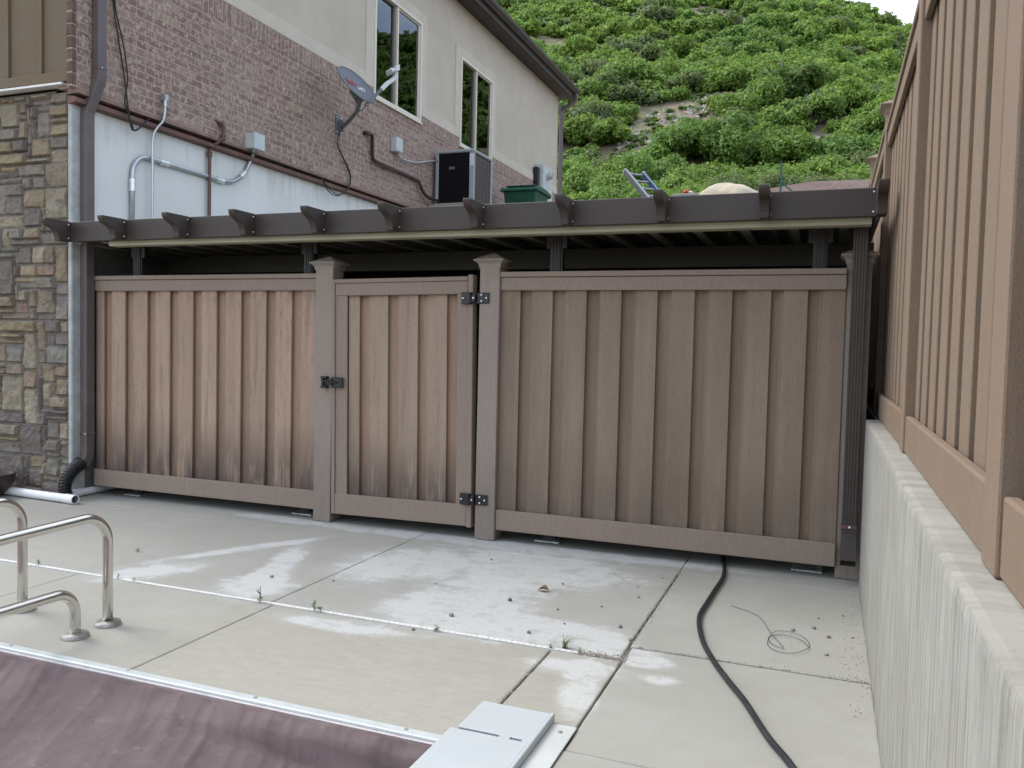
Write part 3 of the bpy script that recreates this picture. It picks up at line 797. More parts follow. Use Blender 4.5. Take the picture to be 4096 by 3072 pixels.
# windows
for k, (a, b, z0, z1) in enumerate((W1, W2)):
    mid = a+(b-a)*(0.465 if k == 0 else 0.47)
    f = MB(); t_ = 0.045; xo = XW+0.022; xi = XW-0.06
    f.box(xi, xo, a, a+t_, z0, z1).box(xi, xo, b-t_, b, z0, z1).box(xi, xo, a+t_, b-t_, z0, z0+t_).box(xi, xo, a+t_, b-t_, z1-t_, z1)
    f.box(xi, xo-0.006, mid-0.018, mid+0.018, z0+t_, z1-t_)
    win = f.build('window', M_frame, hs, bevel=0.004)
    l = MB(); l.box(XW-0.03, XW-0.004, a-0.0, b, z0-0.03, z0-0.001).box(XW-0.03, XW+0.035, a-0.02, b+0.02, z0-0.03, z0-0.002); l.build('sill', M_frame, win, bevel=0.003)
    s_ = MB(); i0, i1, j0, j1 = a+t_, mid-0.018, z0+t_, z1-t_; q = 0.038; xs0, xs1 = XW-0.05, XW-0.012
    s_.box(xs0, xs1, i1-0.055, i1, j0, j1).box(xs0, xs1, i0, i0+0.02, j0, j1).box(xs0, xs1, i0+.02, i1-.055, j0, j0+0.02).box(xs0, xs1, i0+.02, i1-.055, j1-0.02, j1)
    s_.build('sash', M_sash, win, bevel=0.003)
    s_ = MB(); i0, i1 = mid+0.018, b-t_
    s_.box(xs0+.02, xs1+.006, i1-0.03, i1, j0, j1).box(xs0+.02, xs1+.006, i0, i0+0.02, j0, j1).box(xs0+.02, xs1+.006, i0+.02, i1-.03, j0, j0+0.02).box(xs0+.02, xs1+.006, i0+.02, i1-.03, j1-0.02, j1)
    s_.build('sash', M_frame, win, bevel=0.003, label='pale sash')
    MB().box(XW-0.046, XW-0.042, a+t_+.01, mid-0.05, j0+.01, j1-.01).build('pane', M_glass, win)
    MB().box(XW-0.026, XW-0.022, mid+0.03, b-t_-.02, j0+.01, j1-.01).build('pane', M_glass, win)
    bl = MB().box(XW-0.17, XW-0.16, b-t_-0.34, b-t_-0.02, z0+0.30, z1-0.05)
    bl.build('blind', M_blind, win)
# foundation, ledge
MB().box(-6.5, -6.08, 5.33, 11.0, 2.19, 3.38).build('foundation_wall', M_white, hs)
MB().box(-6.5, -6.082, 5.33, 11.0, -0.02, 2.188).build('shaded_foundation', plain('shade_toned_foundation', (0.13, 0.125, 0.115), 0.9, var=0.2), hs)  # shade under the pergola roof painted in as a dark colour
MB().box(-6.124, -6.078, 5.262, 5.40, 0, 3.40).build('foundation_corner', M_found, hs, bevel=0.008)
MB().prism([(-6.10, 5.24, 3.44), (-6.10, 5.24, 3.49), (-5.998, 5.24, 3.49), (-5.985, 5.24, 3.478), (-5.985, 5.24, 3.448)], (0, 13, 0)).build('brick_ledge', M_ledge2, hs)
MB().prism([(-6.10, 5.24, 3.365), (-6.10, 5.24, 3.425), (-6.04, 5.24, 3.425), (-6.005, 5.24, 3.415), (-6.0, 5.24, 3.375), (-6.008, 5.24, 3.376), (-6.07, 5.24, 3.365)], (0, 13, 0)).build('ledge_angle', M_ledge, hs)
# roof
MB().box(-6.3, -5.70, 5.0, 18.45, 7.12, 7.135).build('soffit', M_roofdark, hs)
MB().box(-5.70, -5.68, 5.0, 18.47, 7.09, 7.29).prism([(-5.68, 18.45, 7.09), (-12, 18.45, 9.6), (-12, 18.45, 9.8), (-5.68, 18.45, 7.29)], (0, 0.02, 0)).build('fascia', M_roofdark, hs, bevel=0.004)
gp = [(-5.679, 7.19), (-5.625, 7.19), (-5.612, 7.22), (-5.588, 7.24), (-5.58, 7.27), (-5.58, 7.315), (-5.592, 7.315), (-5.592, 7.28), (-5.60, 7.25), (-5.63, 7.205), (-5.67, 7.205), (-5.67, 7.31), (-5.679, 7.31)]
MB().prism([(x, 4.9, z) for x, z in gp], (0, 13.6, 0)).build('gutter', M_roofdark, hs)
MB().prism([(-5.60, 4.9, 7.30), (-12, 4.9, 9.86), (-12, 4.9, 9.90), (-5.60, 4.9, 7.335)], (0, 13.65, 0)).build('roof', M_shingle, hs)
rect = lambda a, b: [(-a/2, -b/2), (a/2, -b/2), (a/2, b/2), (-a/2, b/2)]
MB().sweep(smoothpath([(-5.64, 18.36, 7.2), (-5.64, 18.36, 7.08), (-5.70, 18.35, 7.0), (-5.86, 18.32, 6.90), (-5.95, 18.30, 6.82), (-5.955, 18.30, 6.6), (-5.955, 18.30, 3.45)], 4), rect(0.06, 0.085), (1, 0, 0)).build('downspout', M_dspout, hs)
# siding bay and stone veneer on the camera-facing side
m = MB(); m.box(-9, -6.005, 5.22, 5.6, 3.535, 7.12)
m.build('siding', M_siding, hs)
m = MB()
for x in (-8.34, -7.95, -7.555, -7.16, -6.765, -6.37): m.box(x-0.022, x+0.022, 5.198, 5.22, 3.62, 7.12)
m.box(-9, -6.05, 5.196, 5.22, 3.535, 3.62)
m.build('batten', M_siding, hs, bevel=0.003)
MB().box(-9, -6.10, 5.185, 5.3, 3.520, 3.527).box(-9, -6.10, 5.182, 5.186, 3.510, 3.527).build('flashing', M_flash, hs)
m = MB()
for k in range(37):
    z = 3.50+k*0.1
    m.box(-6.06+random.uniform(0, .006), -5.992+random.uniform(0, .006), 5.19+random.uniform(0, .006), 5.238, z+0.008, z+0.1)
m.build('corner_bricks', plain('dark_corner_brick', (0.13, 0.078, 0.064), 0.9, var=0.4, scale=14, bumpv=0.5), hs, bevel=0.006)
MB().box(-6.055, -5.997, 5.196, 5.236, 3.49, 7.1).build('corner_mortar', plain('corner_mortar', (0.34, 0.27, 0.25), 0.95, var=0.2), hs)

# stone veneer: irregular ledgestones packed on a grid
cell = 0.0545; NXc, NZc = 34, 64
occ = [[False]*NZc for _ in range(NXc)]
MB().box(-9, -6.135, 5.30, 5.7, -0.02, 3.50).build('stone_backing', M_mortar, hs)
V_, F_, T_ = [], [], []
pal = [(0.245, 0.20, 0.15), (0.19, 0.16, 0.142), (0.27, 0.218, 0.145), (0.225, 0.20, 0.17), (0.155, 0.132, 0.122), (0.29, 0.252, 0.19), (0.23, 0.168, 0.125), (0.205, 0.178, 0.155), (0.21, 0.193, 0.165)]
def stone(x0, x1, z0, z1):
    gap = 0.0055
    x0 += gap; x1 -= gap; z0 += gap; z1 -= gap
    nx_, nz_ = max(3, int((x1-x0)/0.013)), max(3, int((z1-z0)/0.013))
    dep = random.uniform(0.026, 0.062) if (z1-z0) < 0.12 else random.uniform(0.028, 0.046)
    off = Vector((random.random()*50, random.random()*50, 0)); col = random.choice(pal); k_ = random.uniform(.85, 1.15)
    sl_ = random.uniform(-0.012, 0.02); o = len(V_); sk = random.uniform(-.005, .005)
    for j in range(nz_+1):
        for i in range(nx_+1):
            u, v = i/nx_, j/nz_
            e = min(min(u, 1-u)*(x1-x0), min(v, 1-v)*(z1-z0))
            fall = 1-max(0, 1-e/0.007)**2*0.5
            x = x0+(x1-x0)*u+(sk*(v-.5)*2); z = z0+(z1-z0)*v
            wob = mnoise.noise(Vector((x*22, z*22, off.x)))
            if e < 1e-6:
                x += mnoise.noise(Vector((z*30, off.x, 0)))*0.004; z += mnoise.noise(Vector((x*16, off.y, 0)))*0.006
            d = dep*fall+(mnoise.noise(Vector((x*9, z*9, off.x)))*0.018+wob*0.010+mnoise.noise(Vector((x*48, z*60, off.x)))*0.005+sl_*(v-.5))*(1 if e > 1e-6 else 0)
            V_.append((x, 5.31-(max(0.012, d) if e > 1e-6 else 0.012), z)); T_.append([c*k_ for c in col])
    for j in range(nz_):
        for i in range(nx_):
            a = o+j*(nx_+1)+i
            F_.append((a, a+1, a+nx_+2, a+nx_+1))
    # skirt back into the mortar
    bd = [o+i for i in range(nx_+1)]+[o+j*(nx_+1)+nx_ for j in range(1, nz_+1)]+[o+nz_*(nx_+1)+i for i in range(nx_-1, -1, -1)]+[o+j*(nx_+1) for j in range(nz_-1, 0, -1)]
    q = len(V_)
    for b_ in bd: V_.append((V_[b_][0], 5.33, V_[b_][2])); T_.append([c*0.8 for c in col])
    L = len(bd)
    for i in range(L): F_.append((bd[(i+1) % L], bd[i], q+i, q+(i+1) % L))
random.seed(21)
for j in range(NZc):
    for i in range(NXc):
        if occ[i][j]: continue
        r_ = random.random()
        if r_ < 0.5: w_, h_ = random.choice([4, 4, 5, 6, 7]), random.choice([1, 1, 2])
        elif r_ < 0.8: w_, h_ = random.choice([2, 3, 4]), random.choice([2, 3])
        else: w_, h_ = random.choice([3, 4, 5, 6]), random.choice([3, 4, 5, 6])
        while w_ > 1 and (i+w_ > NXc or any(occ[i+q][j] for q in range(min(w_, NXc-i)))): w_ -= 1
        if w_ == 1 and h_ == 1: h_ = 2
        h_ = min(h_, NZc-j)
        while h_ > 1 and any(occ[i+q][j+p] for q in range(w_) for p in range(h_)): h_ -= 1
        for q in range(w_):
            for p in range(h_): occ[i+q][j+p] = True
        xR = -6.128-i*cell
        stone(xR-w_*cell, xR, j*cell, (j+h_)*cell)
me = bpy.data.meshes.new('stone_veneer')
o_ = ORIG[hs.name]
me.from_pydata([tuple(Vector(p)-o_) for p in V_], [], F_)
ca = me.color_attributes.new('tint', 'FLOAT_COLOR', 'POINT')
ca.data.foreach_set('color', np.concatenate([np.array(T_), np.ones((len(T_), 1))], 1).ravel().astype(np.float32))
me.materials.append(M_stone)
so_ = bpy.data.objects.new('stone_veneer', me); C.objects.link(so_); so_.parent = hs

# ------------------------------------------------ things on the house wall
ds = thing('downspout', 'tall mauve-brown downspout at the house corner beside the stonework', 'downspout', (-6.03, 5.4, 0.2))
pth = [(-5.95, 5.435, 7.1), (-5.95, 5.435, 3.66), (-5.955, 5.432, 3.60), (-6.01, 5.40, 3.40), (-6.032, 5.388, 3.33), (-6.035, 5.385, 3.27), (-6.035, 5.385, 0.42), (-6.035, 5.375, 0.34), (-6.04, 5.33, 0.27)]
MB().sweep(pth, rect(0.075, 0.088), (1, 0, 0)).build('pipe', M_dspout, ds, bevel=0.008, seg=2)
m = MB()
for z in (3.70, 0.55): 
    y_, x_ = (5.435, -5.95) if z > 1 else (5.385, -6.035)
    m.box(x_-0.041, x_+0.041, y_-0.047, y_+0.047, z-0.012, z+0.012)
m.each('strap', M_dspout, ds, bevel=0.003)
m = MB()
for p in ((-5.908, 5.42, 3.70), (-6.01, 5.336, 0.55), (-6.02, 5.30, 0.30)): m.lathe(p, [(0, -0.008), (0.006, -0.008), (0.006, 0.0), (0, 0.002)], 8, (0.4, -1, 0))
m.each('screw', M_screw, ds)
# corrugated elbow at its foot
ce = MB(); base = smoothpath([(-6.04, 5.33, 0.30), (-6.045, 5.27, 0.265), (-6.05, 5.20, 0.20), (-6.04, 5.155, 0.12), (-6.02, 5.15, 0.055)], 16)
sc_ = [1+0.14*math.sin(i*1.57) for i in range(len(base))]
ce.tube(base, 0.052, 18, scales=sc_)
et = thing('drain_elbow', 'black corrugated flexible drain elbow at the foot of the house downspout', 'pipe', (-6.04, 5.15, 0))
ce.build('corrugated_pipe', M_corr, et, smooth='all')
ln = MB(); ln.tube([Vector(p)+Vector((-0.02, -0.052, 0.012)) for p in base[6:]], 0.003, 6); ln.build('printed_line', M_twine, et)

def pvc(name_lab, path, r=0.034, bell=True):
    t_ = thing('drain_pipe', name_lab, 'pipe', path[0])
    n_ = 20
    d = (Vector(path[-1])-Vector(path[0])).normalized(); L_ = (Vector(path[-1])-Vector(path[0])).length
    MB().lathe(path[0], [(r-0.004, 0), (r, 0), (r, L_-0.12), (r+0.004, L_-0.115), (r+0.004, L_), (r-0.003, L_), (r-0.003, L_-0.3), (0, L_-0.3)], n_, d).build('tube', M_pvc, t_, smooth=True)
    MB().lathe(path[0], [(r-0.0035, L_-0.29), (r-0.0035, L_-0.006)], n_, d).build('bore', M_pvcin, t_, smooth=True)
pvc('white PVC pipe with an open end lying in front of the stone wall', [(-8.2, 5.17, 0.04), (-5.80, 5.055, 0.04)], 0.036)
pvc('white PVC pipe running under the fence behind the corrugated elbow', [(-6.075, 5.85, 0.036), (-6.05, 5.22, 0.036)], 0.032)
# planter at the left edge
pl = thing('planter_bowl', 'dark brown rounded planter bowl at the left edge by the stone wall', 'planter', (-6.76, 4.95, 0))
MB().lathe((-6.76, 4.95, 0.0), [(0, 0.001), (0.12, 0.001), (0.14, 0.01), (0.20, 0.06), (0.245, 0.13), (0.255, 0.19), (0.25, 0.20), (0.235, 0.195), (0.225, 0.17), (0, 0.17)], 36).build('bowl', M_pot, pl, smooth=True)
pm = MB(); pm.lathe((-6.76, 4.95, 0.171), [(0, 0.006), (0.12, 0.004), (0.222, 0)], 24)
for i in range(0):
    a = random.random()*6.28; q = random.random()*0.2
    pm.obox((-6.76+q*math.cos(a), 4.95+q*math.sin(a), 0.175), (random.uniform(.01, .02), random.uniform(-.01, .01), 0), (0, random.uniform(.01, .02), 0.004), (0, 0, 0.006))
pm.build('soil', M_plant, pl)

# conduits
def couple(mb, p, d, r, L_=0.05):
    mb.lathe(Vector(p)-Vector(d).normalized()*L_/2, [(0.001, 0), (r, 0), (r, L_*0.35), (r*0.88, L_*0.37), (r*0.88, L_*0.63), (r, L_*0.65), (r, L_), (0.001, L_)], 14, d)
c1 = thing('conduit', 'thick galvanised conduit bent from the pergola across to the grey junction box', 'conduit', (-6.05, 5.9, 2.3))
XP = -6.055
path = [(XP, 5.895, 2.2), (XP, 5.895, 2.85)]+arc((XP, 6.085, 2.90), 0.19, math.pi, math.pi/2+0.02, 8, (0, 1, 0), (0, 0, 1))[1:]
path += [(XP, 6.25, 3.085), (XP, 6.9, 3.075), (XP, 7.10, 3.07)]+[(XP, 7.25, 3.09), (XP, 7.38, 3.16), (XP, 7.47, 3.25), (XP, 7.53, 3.35), (-6.03, 7.545, 3.42), (-5.98, 7.50, 3.47), (-5.95, 7.48, 3.50)]
MB().tube(path, 0.022, 14).build('tube', M_conduit, c1, smooth='all')
m = MB(); couple(m, (XP, 5.895, 2.80), (0, 0, 1), 0.031, 0.11); couple(m, (XP, 6.28, 3.085), (0, 1, 0), 0.031, 0.11); couple(m, (XP, 7.06, 3.07), (0, 1, 0), 0.031, 0.11); couple(m, (XP, 7.42, 3.20), (0, .6, .6), 0.031, 0.09)
m.each('coupling', M_screw, c1, smooth=True)
c2 = thing('conduit', 'thin grey conduit rising from the pergola to an elbow on the brick', 'conduit', (-6.03, 6.1, 2.3))
MB().tube(smoothpath([(-6.02, 6.10, 2.2), (-6.02, 6.10, 3.0), (-6.02, 6.105, 3.28), (-6.0, 6.14, 3.38), (-5.965, 6.18, 3.46), (-5.96, 6.195, 3.58), (-5.96, 6.195, 3.64)], 5), 0.0125, 12).build('tube', M_conduit, c2, smooth='all')
m = MB(); couple(m, (-5.96, 6.195, 3.62), (0, 0, 1), 0.019, 0.06); m.box(-6.01, -5.94, 6.175, 6.215, 3.645, 3.70); m.each('elbow_fitting', M_conduit, c2, smooth=True, bevel=0.006)
c3 = thing('gas_pipe', 'dark brown painted pipe rising from the pergola into the brick', 'pipe', (-6.03, 6.9, 2.3))
MB().tube(smoothpath([(-6.04, 6.89, 2.2), (-6.04, 6.89, 3.3), (-6.035, 6.90, 3.37), (-5.98, 6.95, 3.44), (-5.955, 6.99, 3.50), (-5.955, 7.0, 3.58), (-5.96, 6.99, 3.62), (-6.01, 6.93, 3.66)], 4), 0.018, 12).build('tube', M_brownpipe, c3, smooth='all')
m = MB()
for p, d in (((-6.04, 6.89, 3.30), (0, 0, 1)), ((-5.955, 6.99, 3.49), (0, 0, 1)), ((-5.965, 6.98, 3.62), (0, -.4, .6))): couple(m, p, d, 0.027, 0.05)
m.each('fitting', M_brownpipe, c3, smooth=True)
b1 = thing('junction_box', 'pale grey square junction box on the brick above the bent conduit', 'utility box', (-5.93, 7.47, 3.47))
MB().box(-6.0, -5.875, 7.385, 7.55, 3.475, 3.635).build('body', M_box, b1, bevel=0.004)
MB().box(-5.874, -5.868, 7.380, 7.555, 3.470, 3.640).build('cover', M_box, b1, bevel=0.002)
b2 = thing('disconnect_box', 'small tall grey electrical box on the brick left of the air conditioner', 'utility box', (-5.95, 10.65, 4.16))
MB().box(-6.0, -5.92, 10.56, 10.73, 4.16, 4.355).build('body', M_box, b2, bevel=0.004)
MB().box(-5.918, -5.908, 10.55, 10.74, 4.175, 4.365).build('cover', M_box, b2, bevel=0.003)
c4 = MB(); c4.tube(smoothpath([(-5.95, 10.70, 4.16), (-5.95, 10.72, 4.12), (-5.94, 10.90, 4.10), (-5.93, 11.2, 4.13), (-5.93, 11.55, 4.22), (-5.9, 11.87, 4.30)], 6), 0.013, 10)
c4.build('whip_conduit', M_conduit, smooth='all', tag=('thin grey flexible conduit sagging from small box to air conditioner', 'conduit'))
c5 = thing('refrigerant_line', 'thick black insulated line stepping down the brick to the air conditioner', 'pipe', (-5.96, 10.0, 4.24))
lp = [(-6.0, 9.80, 4.235), (-5.965, 9.82, 4.24), (-5.96, 9.94, 4.245), (-5.96, 9.975, 4.22), (-5.96, 9.985, 4.12), (-5.96, 9.99, 3.97), (-5.96, 10.03, 3.92), (-5.96, 10.2, 3.905), (-5.96, 10.7, 3.90), (-5.96, 11.28, 3.885), (-5.95, 11.37, 3.85), (-5.93, 11.45, 3.74), (-5.9, 11.6, 3.67), (-5.85, 11.86, 3.66)]
MB().tube(smoothpath(lp, 4), 0.024, 12).build('insulated_pipe', M_cable, c5, smooth='all')
MB().tube(smoothpath([Vector(p)+Vector((0.022, -0.012, -0.018+0.008*math.sin(i*1.9))) for i, p in enumerate(lp[1:])], 4), 0.006, 8).build('wire', M_brownpipe, c5, smooth='all')
cb = MB()
for dy, dx in ((0, 0), (0.018, 0.012)):
    cb.tube(smoothpath([(-5.97+dx, 5.58+dy, 4.6), (-5.97, 5.60+dy, 4.30), (-5.97+dx, 5.66+dy*2, 4.0), (-5.97, 5.72+dy*2, 3.72), (-5.97, 5.755-dy*1.5, 3.5), (-5.965, 5.785+dy, 3.32), (-5.97, 5.82+dy, 3.275), (-5.98, 5.92, 3.33), (-5.995, 6.03, 3.43), (-6.0, 6.10, 3.45)], 6), 0.0065, 8)
cb.build('cable_loop', M_cable, smooth='all', tag=('pair of black cables hanging down the brick beside the corner downspout', 'cable'))
cb = MB()
cb.tube([(-5.978, 6.10, 3.442), (-5.976, 7.5, 3.443), (-5.976, 8.75, 3.44)], 0.006, 6)
cb.build('ledge_cable', M_cable, smooth='all', tag=('long black cable clipped along the rusty brick ledge', 'cable'))

# satellite dish
sd = thing('satellite_dish', 'slate grey satellite dish on an angled mast fixed to the brick', 'satellite dish', (-6.0, 9.2, 4.15))
m = MB(); m.box(-6.0, -5.985, 9.12, 9.24, 4.06, 4.30).box(-5.985, -5.93, 9.165, 9.172, 4.10, 4.24).box(-5.985, -5.93, 9.20, 9.207, 4.10, 4.24); m.build('wall_bracket', M_dishback, sd, bevel=0.003)
m = MB()
for z in (4.09, 4.27):
    for y_ in (9.14, 9.225): m.lathe((-5.984, y_, z), [(0, .0), (.009, .0), (.009, .008), (0, .01)], 6, (1, 0, 0))
m.each('bolt', M_screw, sd)
foot = Vector((-5.955, 9.19, 4.14)); bend = Vector((-5.60, 8.98, 4.26)); topm = Vector((-5.53, 8.94, 4.42))
MB().tube(smoothpath([foot, foot.lerp(bend, .5)+Vector((0, 0, -0.01)), bend, bend.lerp(topm, .5)+Vector((0.015, 0, -0.01)), topm], 5), 0.024, 12).build('mast', M_dishback, sd, smooth='all')
nrm = Vector((0.80, -0.10, 0.59)).normalized()
dc = Vector((-5.43, 8.72, 4.50))
majv = Vector((0, 0, 1))-nrm*nrm.z; majv.normalize(); sidev = nrm.cross(majv)
ref = MB(); nr, ns = 10, 40; vs = []
for shell in (0, 1):
    for i in range(nr+1):
        for j in range(ns):
            q = i/nr; a = 2*math.pi*j/ns
            rr = 0.285*q
            p = dc+sidev*rr*1.05*math.cos(a)+majv*rr*0.95*math.sin(a)+nrm*(0.045*(q*q-1)-0.008*shell)
            vs.append(p)
fs = []
for shell in (0, 1):
    o = shell*(nr+1)*ns
    for i in range(nr):
        for j in range(ns):
            fs.append((o+i*ns+j, o+i*ns+(j+1) % ns, o+(i+1)*ns+(j+1) % ns, o+(i+1)*ns+j))
for j in range(ns): fs.append((nr*ns+j, nr*ns+(j+1) % ns, (nr+1)*ns+nr*ns+(j+1) % ns, (nr+1)*ns+nr*ns+j))
ref.add(vs, fs)
refl = ref.build('reflector', M_dish, sd, smooth=True)
MB().tube([dc+sidev*0.299*math.cos(a)+majv*0.271*math.sin(a) for a in [k*2*math.pi/48 for k in range(49)]], 0.006, 6, caps=False).build('rim', M_dishback, refl, smooth='all')
def lettering(text, size, u, v, mat, name):
    cu = bpy.data.curves.new('t', 'FONT'); cu.body = text; cu.size = size; cu.extrude = 0.0015; cu.align_x = 'CENTER'; cu.align_y = 'CENTER'
    ob = bpy.data.objects.new('t', cu); C.objects.link(ob)
    dg = bpy.context.evaluated_depsgraph_get(); me = bpy.data.meshes.new_from_object(ob.evaluated_get(dg))
    bpy.data.objects.remove(ob)
    X = sidev if sidev.y > 0 else -sidev
    for vt in me.vertices:
        a, b = vt.co.x+u, vt.co.y+v
        q2 = (a/0.299)**2+(b/0.271)**2
        p = dc+X*a+majv*b+nrm*(0.045*(q2-1)+0.004+vt.co.z)
        vt.co = p-ORIG[sd.name]
    me.materials.clear(); me.materials.append(mat)
    o = bpy.data.objects.new(name, me); C.objects.link(o); o.parent = refl; ORIG[o.name] = ORIG[sd.name]
lettering('dish', 0.135, -0.045, 0.06, M_red, 'lettering')
lettering('HD', 0.085, 0.115, 0.0, M_wht, 'lettering')
m = MB(); bc = dc-nrm*0.085-majv*0.08
m.obox(bc, nrm*0.035, sidev*0.05, majv*0.075); m.obox(bc-majv*0.09-nrm*0.0, nrm*0.045, sidev*0.03, majv*0.03)
m.build('tilt_bracket', M_dishback, sd, bevel=0.006)
lnb = Vector((-5.13, 9.10, 4.70))
a0 = dc-majv*0.285-nrm*0.05
armd = (lnb-a0).normalized()
MB().sweep([a0, a0+armd*0.34], rect(0.036, 0.026), (0, 0, 1)).build('feed_arm', M_dishback, sd, bevel=0.004)
MB().sweep([a0+armd*0.33, a0+armd*0.45, lnb-Vector((0, 0, 0.03)), lnb+Vector((0.0, 0.01, 0.05))], rect(0.05, 0.045), (0, 0, 1)).build('arm_tip', M_lnb, sd, bevel=0.008)
m = MB(); tod = (dc-lnb).normalized(); sdv = tod.cross(Vector((0, 0, 1))).normalized()
m.obox(lnb+Vector((0, 0, 0.07)), tod*0.03, sdv*0.085, Vector((0, 0, 0.035)))
for k in (-1, 0, 1):
    m.lathe(lnb+Vector((0, 0, 0.06))+sdv*0.06*k+tod*0.02, [(0, 0), (0.022, 0), (0.022, 0.04), (0.033, 0.05), (0.033, 0.07), (0, 0.075)], 14, tod)
m.build('feed_horns', M_lnb, sd, bevel=0.004)
MB().tube(smoothpath([a0+armd*0.05, a0+Vector((-.05, -0.03, -0.07)), a0+Vector((-.10, -.05, -.02)), topm+Vector((0, 0, -.03))], 6), 0.005, 6).build('cable', M_cable, sd, smooth='all')
cb = MB()
for dy in (0, 0.03):
    cb.tube(smoothpath([(-5.94, 9.19, 4.14), (-5.965, 9.14, 4.0), (-5.965, 9.15+dy*.4, 3.88), (-5.96, 9.33+dy, 3.70), (-5.955, 9.42+dy*.6, 3.55), (-5.95, 9.34+dy*.4, 3.39), (-5.95, 9.12+dy, 3.27+dy*.6), (-5.955, 8.93+dy*.5, 3.29+dy), (-5.965, 8.79, 3.42)], 6), 0.0065, 8)
cb.build('hanging_cable', M_cable, smooth='all', tag=('black cable looping down from the satellite dish bracket to the ledge', 'cable'))

# air conditioner
MB().box(-5.97, -5.15, 11.72, 12.85, 3.30, 3.60).build('equipment_pad', M_wall, bevel=0.01, tag=('concrete pad under the black air conditioner', 'pad'))
ac = thing('air_conditioner', 'black and grey outdoor air conditioner unit against the brick wall', 'air conditioner', (-5.6, 12.2, 3.60))
ax0, ax1, ay0, ay1, az0, az1 = -5.93, -5.27, 11.86, 12.62, 3.60, 4.45
m = MB()
for x in (ax0, ax1-0.075):
    for y_ in (ay0, ay1-0.06): m.box(x, x+(0.05 if x == ax0 else 0.075), y_, y_+0.06, az0, az1-0.045)
m.box(ax0, ax1, ay0, ay1, az0, az0+0.03)
m.build('corner_frame', M_acgrey, ac, bevel=0.006, seg=2)
MB().box(ax0+0.001, ax1-0.001, ay0+0.001, ay1-0.001, az1-0.045, az1+0.008).build('top_cover', M_acgrey, ac, bevel=0.03, seg=4)
m = MB(); m.box(ax0+0.05, ax1-0.075, ay0+0.012, ay0+0.03, az0+0.03, az1-0.045)
m.build('front_panel', M_acblack, ac)
MB().box(-5.70, -5.60, ay0+0.008, ay0+0.012, 4.155, 4.195).box(-5.69, -5.61, ay0+0.005, ay0+0.008, 4.166, 4.184).build('badge', M_badge, ac)
MB().box(ax1-0.30, ax1-0.02, ay0+0.06, ay1-0.06, az0+0.03, az1-0.045).build('coil', M_acblack, ac)
m = MB(); nl = 26
for k in range(nl):
    z = az0+0.05+k*(az1-az0-0.12)/nl
    m.box(ax1-0.018, ax1-0.004, ay0+0.06, ay1-0.06, z, z+0.014)
for k in range(7):
    y_ = ay0+0.08+k*(ay1-ay0-0.16)/6
    m.box(ax1-0.012, ax1+0.0, y_-0.005, y_+0.005, az0+0.03, az1-0.046)
m.build('louver_grille', M_louver, ac)
MB().box(ax1-0.070, ax1-0.006, ay0-0.003, ay0-0.001, 4.20, 4.375).build('sticker', M_paper, ac)
m = MB()
for k in range(9): m.box(ax1-0.062, ax1-0.014-random.random()*.02, ay0-0.0045, ay0-0.0035, 4.215+k*0.016, 4.219+k*0.016)
m.build('sticker_print', M_ink, ac)
MB().box(ax1-0.076, ax1+0.002, ay0-0.004, ay0+0.001, 4.10, 4.195).build('service_cap', M_acgrey, ac, bevel=0.003)

# green wheeled bin
gb = thing('wheeled_bin', 'green wheeled rubbish bin with closed lid beside the air conditioner', 'bin', (-5.3, 14.3, 3.30))
m = MB()
m.add([(-5.54, 14.08, 3.32), (-5.06, 14.08, 3.32), (-5.06, 14.5, 3.32), (-5.54, 14.5, 3.32), (-5.62, 13.98, 4.20), (-4.99, 13.98, 4.20), (-4.99, 14.68, 4.20), (-5.62, 14.68, 4.20)],
      [(0, 3, 2, 1), (0, 1, 5, 4), (1, 2, 6, 5), (2, 3, 7, 6), (3, 0, 4, 7)])
m.build('body', M_bin, gb, bevel=0.02, seg=2)
m = MB()
lidp = [(13.93, 4.185), (13.93, 4.215), (13.97, 4.25), (14.1, 4.275), (14.4, 4.27), (14.68, 4.235), (14.74, 4.215), (14.74, 4.185)]
m.prism([(-5.665, a, b) for a, b in lidp], (0.72, 0, 0)); m.box(-5.58, -5.02, 13.99, 14.55, 4.272, 4.292)
m.build('lid', M_binlid, gb, bevel=0.012, seg=2)
MB().tube([(-5.62, 14.80, 4.19), (-4.99, 14.80, 4.19)], 0.018, 10).box(-5.6, -5.56, 14.7, 14.8, 4.17, 4.2).box(-5.06, -5.02, 14.7, 14.8, 4.17, 4.2).build('handle', M_bin, gb)
for x in (-5.60, -5.02):
    m = MB(); m.lathe((x-0.02, 14.56, 3.401), [(0, 0), (0.09, 0), (0.1, 0.01), (0.1, 0.035), (0.09, 0.045), (0, 0.045)], 20, (1, 0, 0)); m.build('wheel', M_black, gb)
# meter panel
mp_ = thing('electric_meter', 'pale grey electric meter panel with a round glass meter on the far wall', 'electric meter', (-5.9, 17.0, 4.3))
MB().box(-6.0, -5.83, 16.75, 17.38, 4.25, 5.29).build('cabinet', M_box, mp_, bevel=0.006)
MB().box(-5.829, -5.822, 16.76, 17.04, 4.27, 5.28).box(-5.829, -5.822, 17.05, 17.37, 4.27, 5.28).each('door', M_box, mp_, bevel=0.002)
MB().lathe((-5.822, 17.02, 5.08), [(0, 0), (0.095, 0), (0.095, 0.02), (0.085, 0.025), (0.085, 0.03)], 28, (1, 0, 0)).build('meter_ring', M_box, mp_, smooth=True)
MB().lathe((-5.80, 17.02, 5.08), [(0.078, 0), (0.078, 0.08), (0.070, 0.095), (0, 0.10)], 28, (1, 0, 0)).build('meter_glass', plain('meter_glass', (0.42, 0.42, 0.36), 0.15, spec=0.8), mp_, smooth=True)
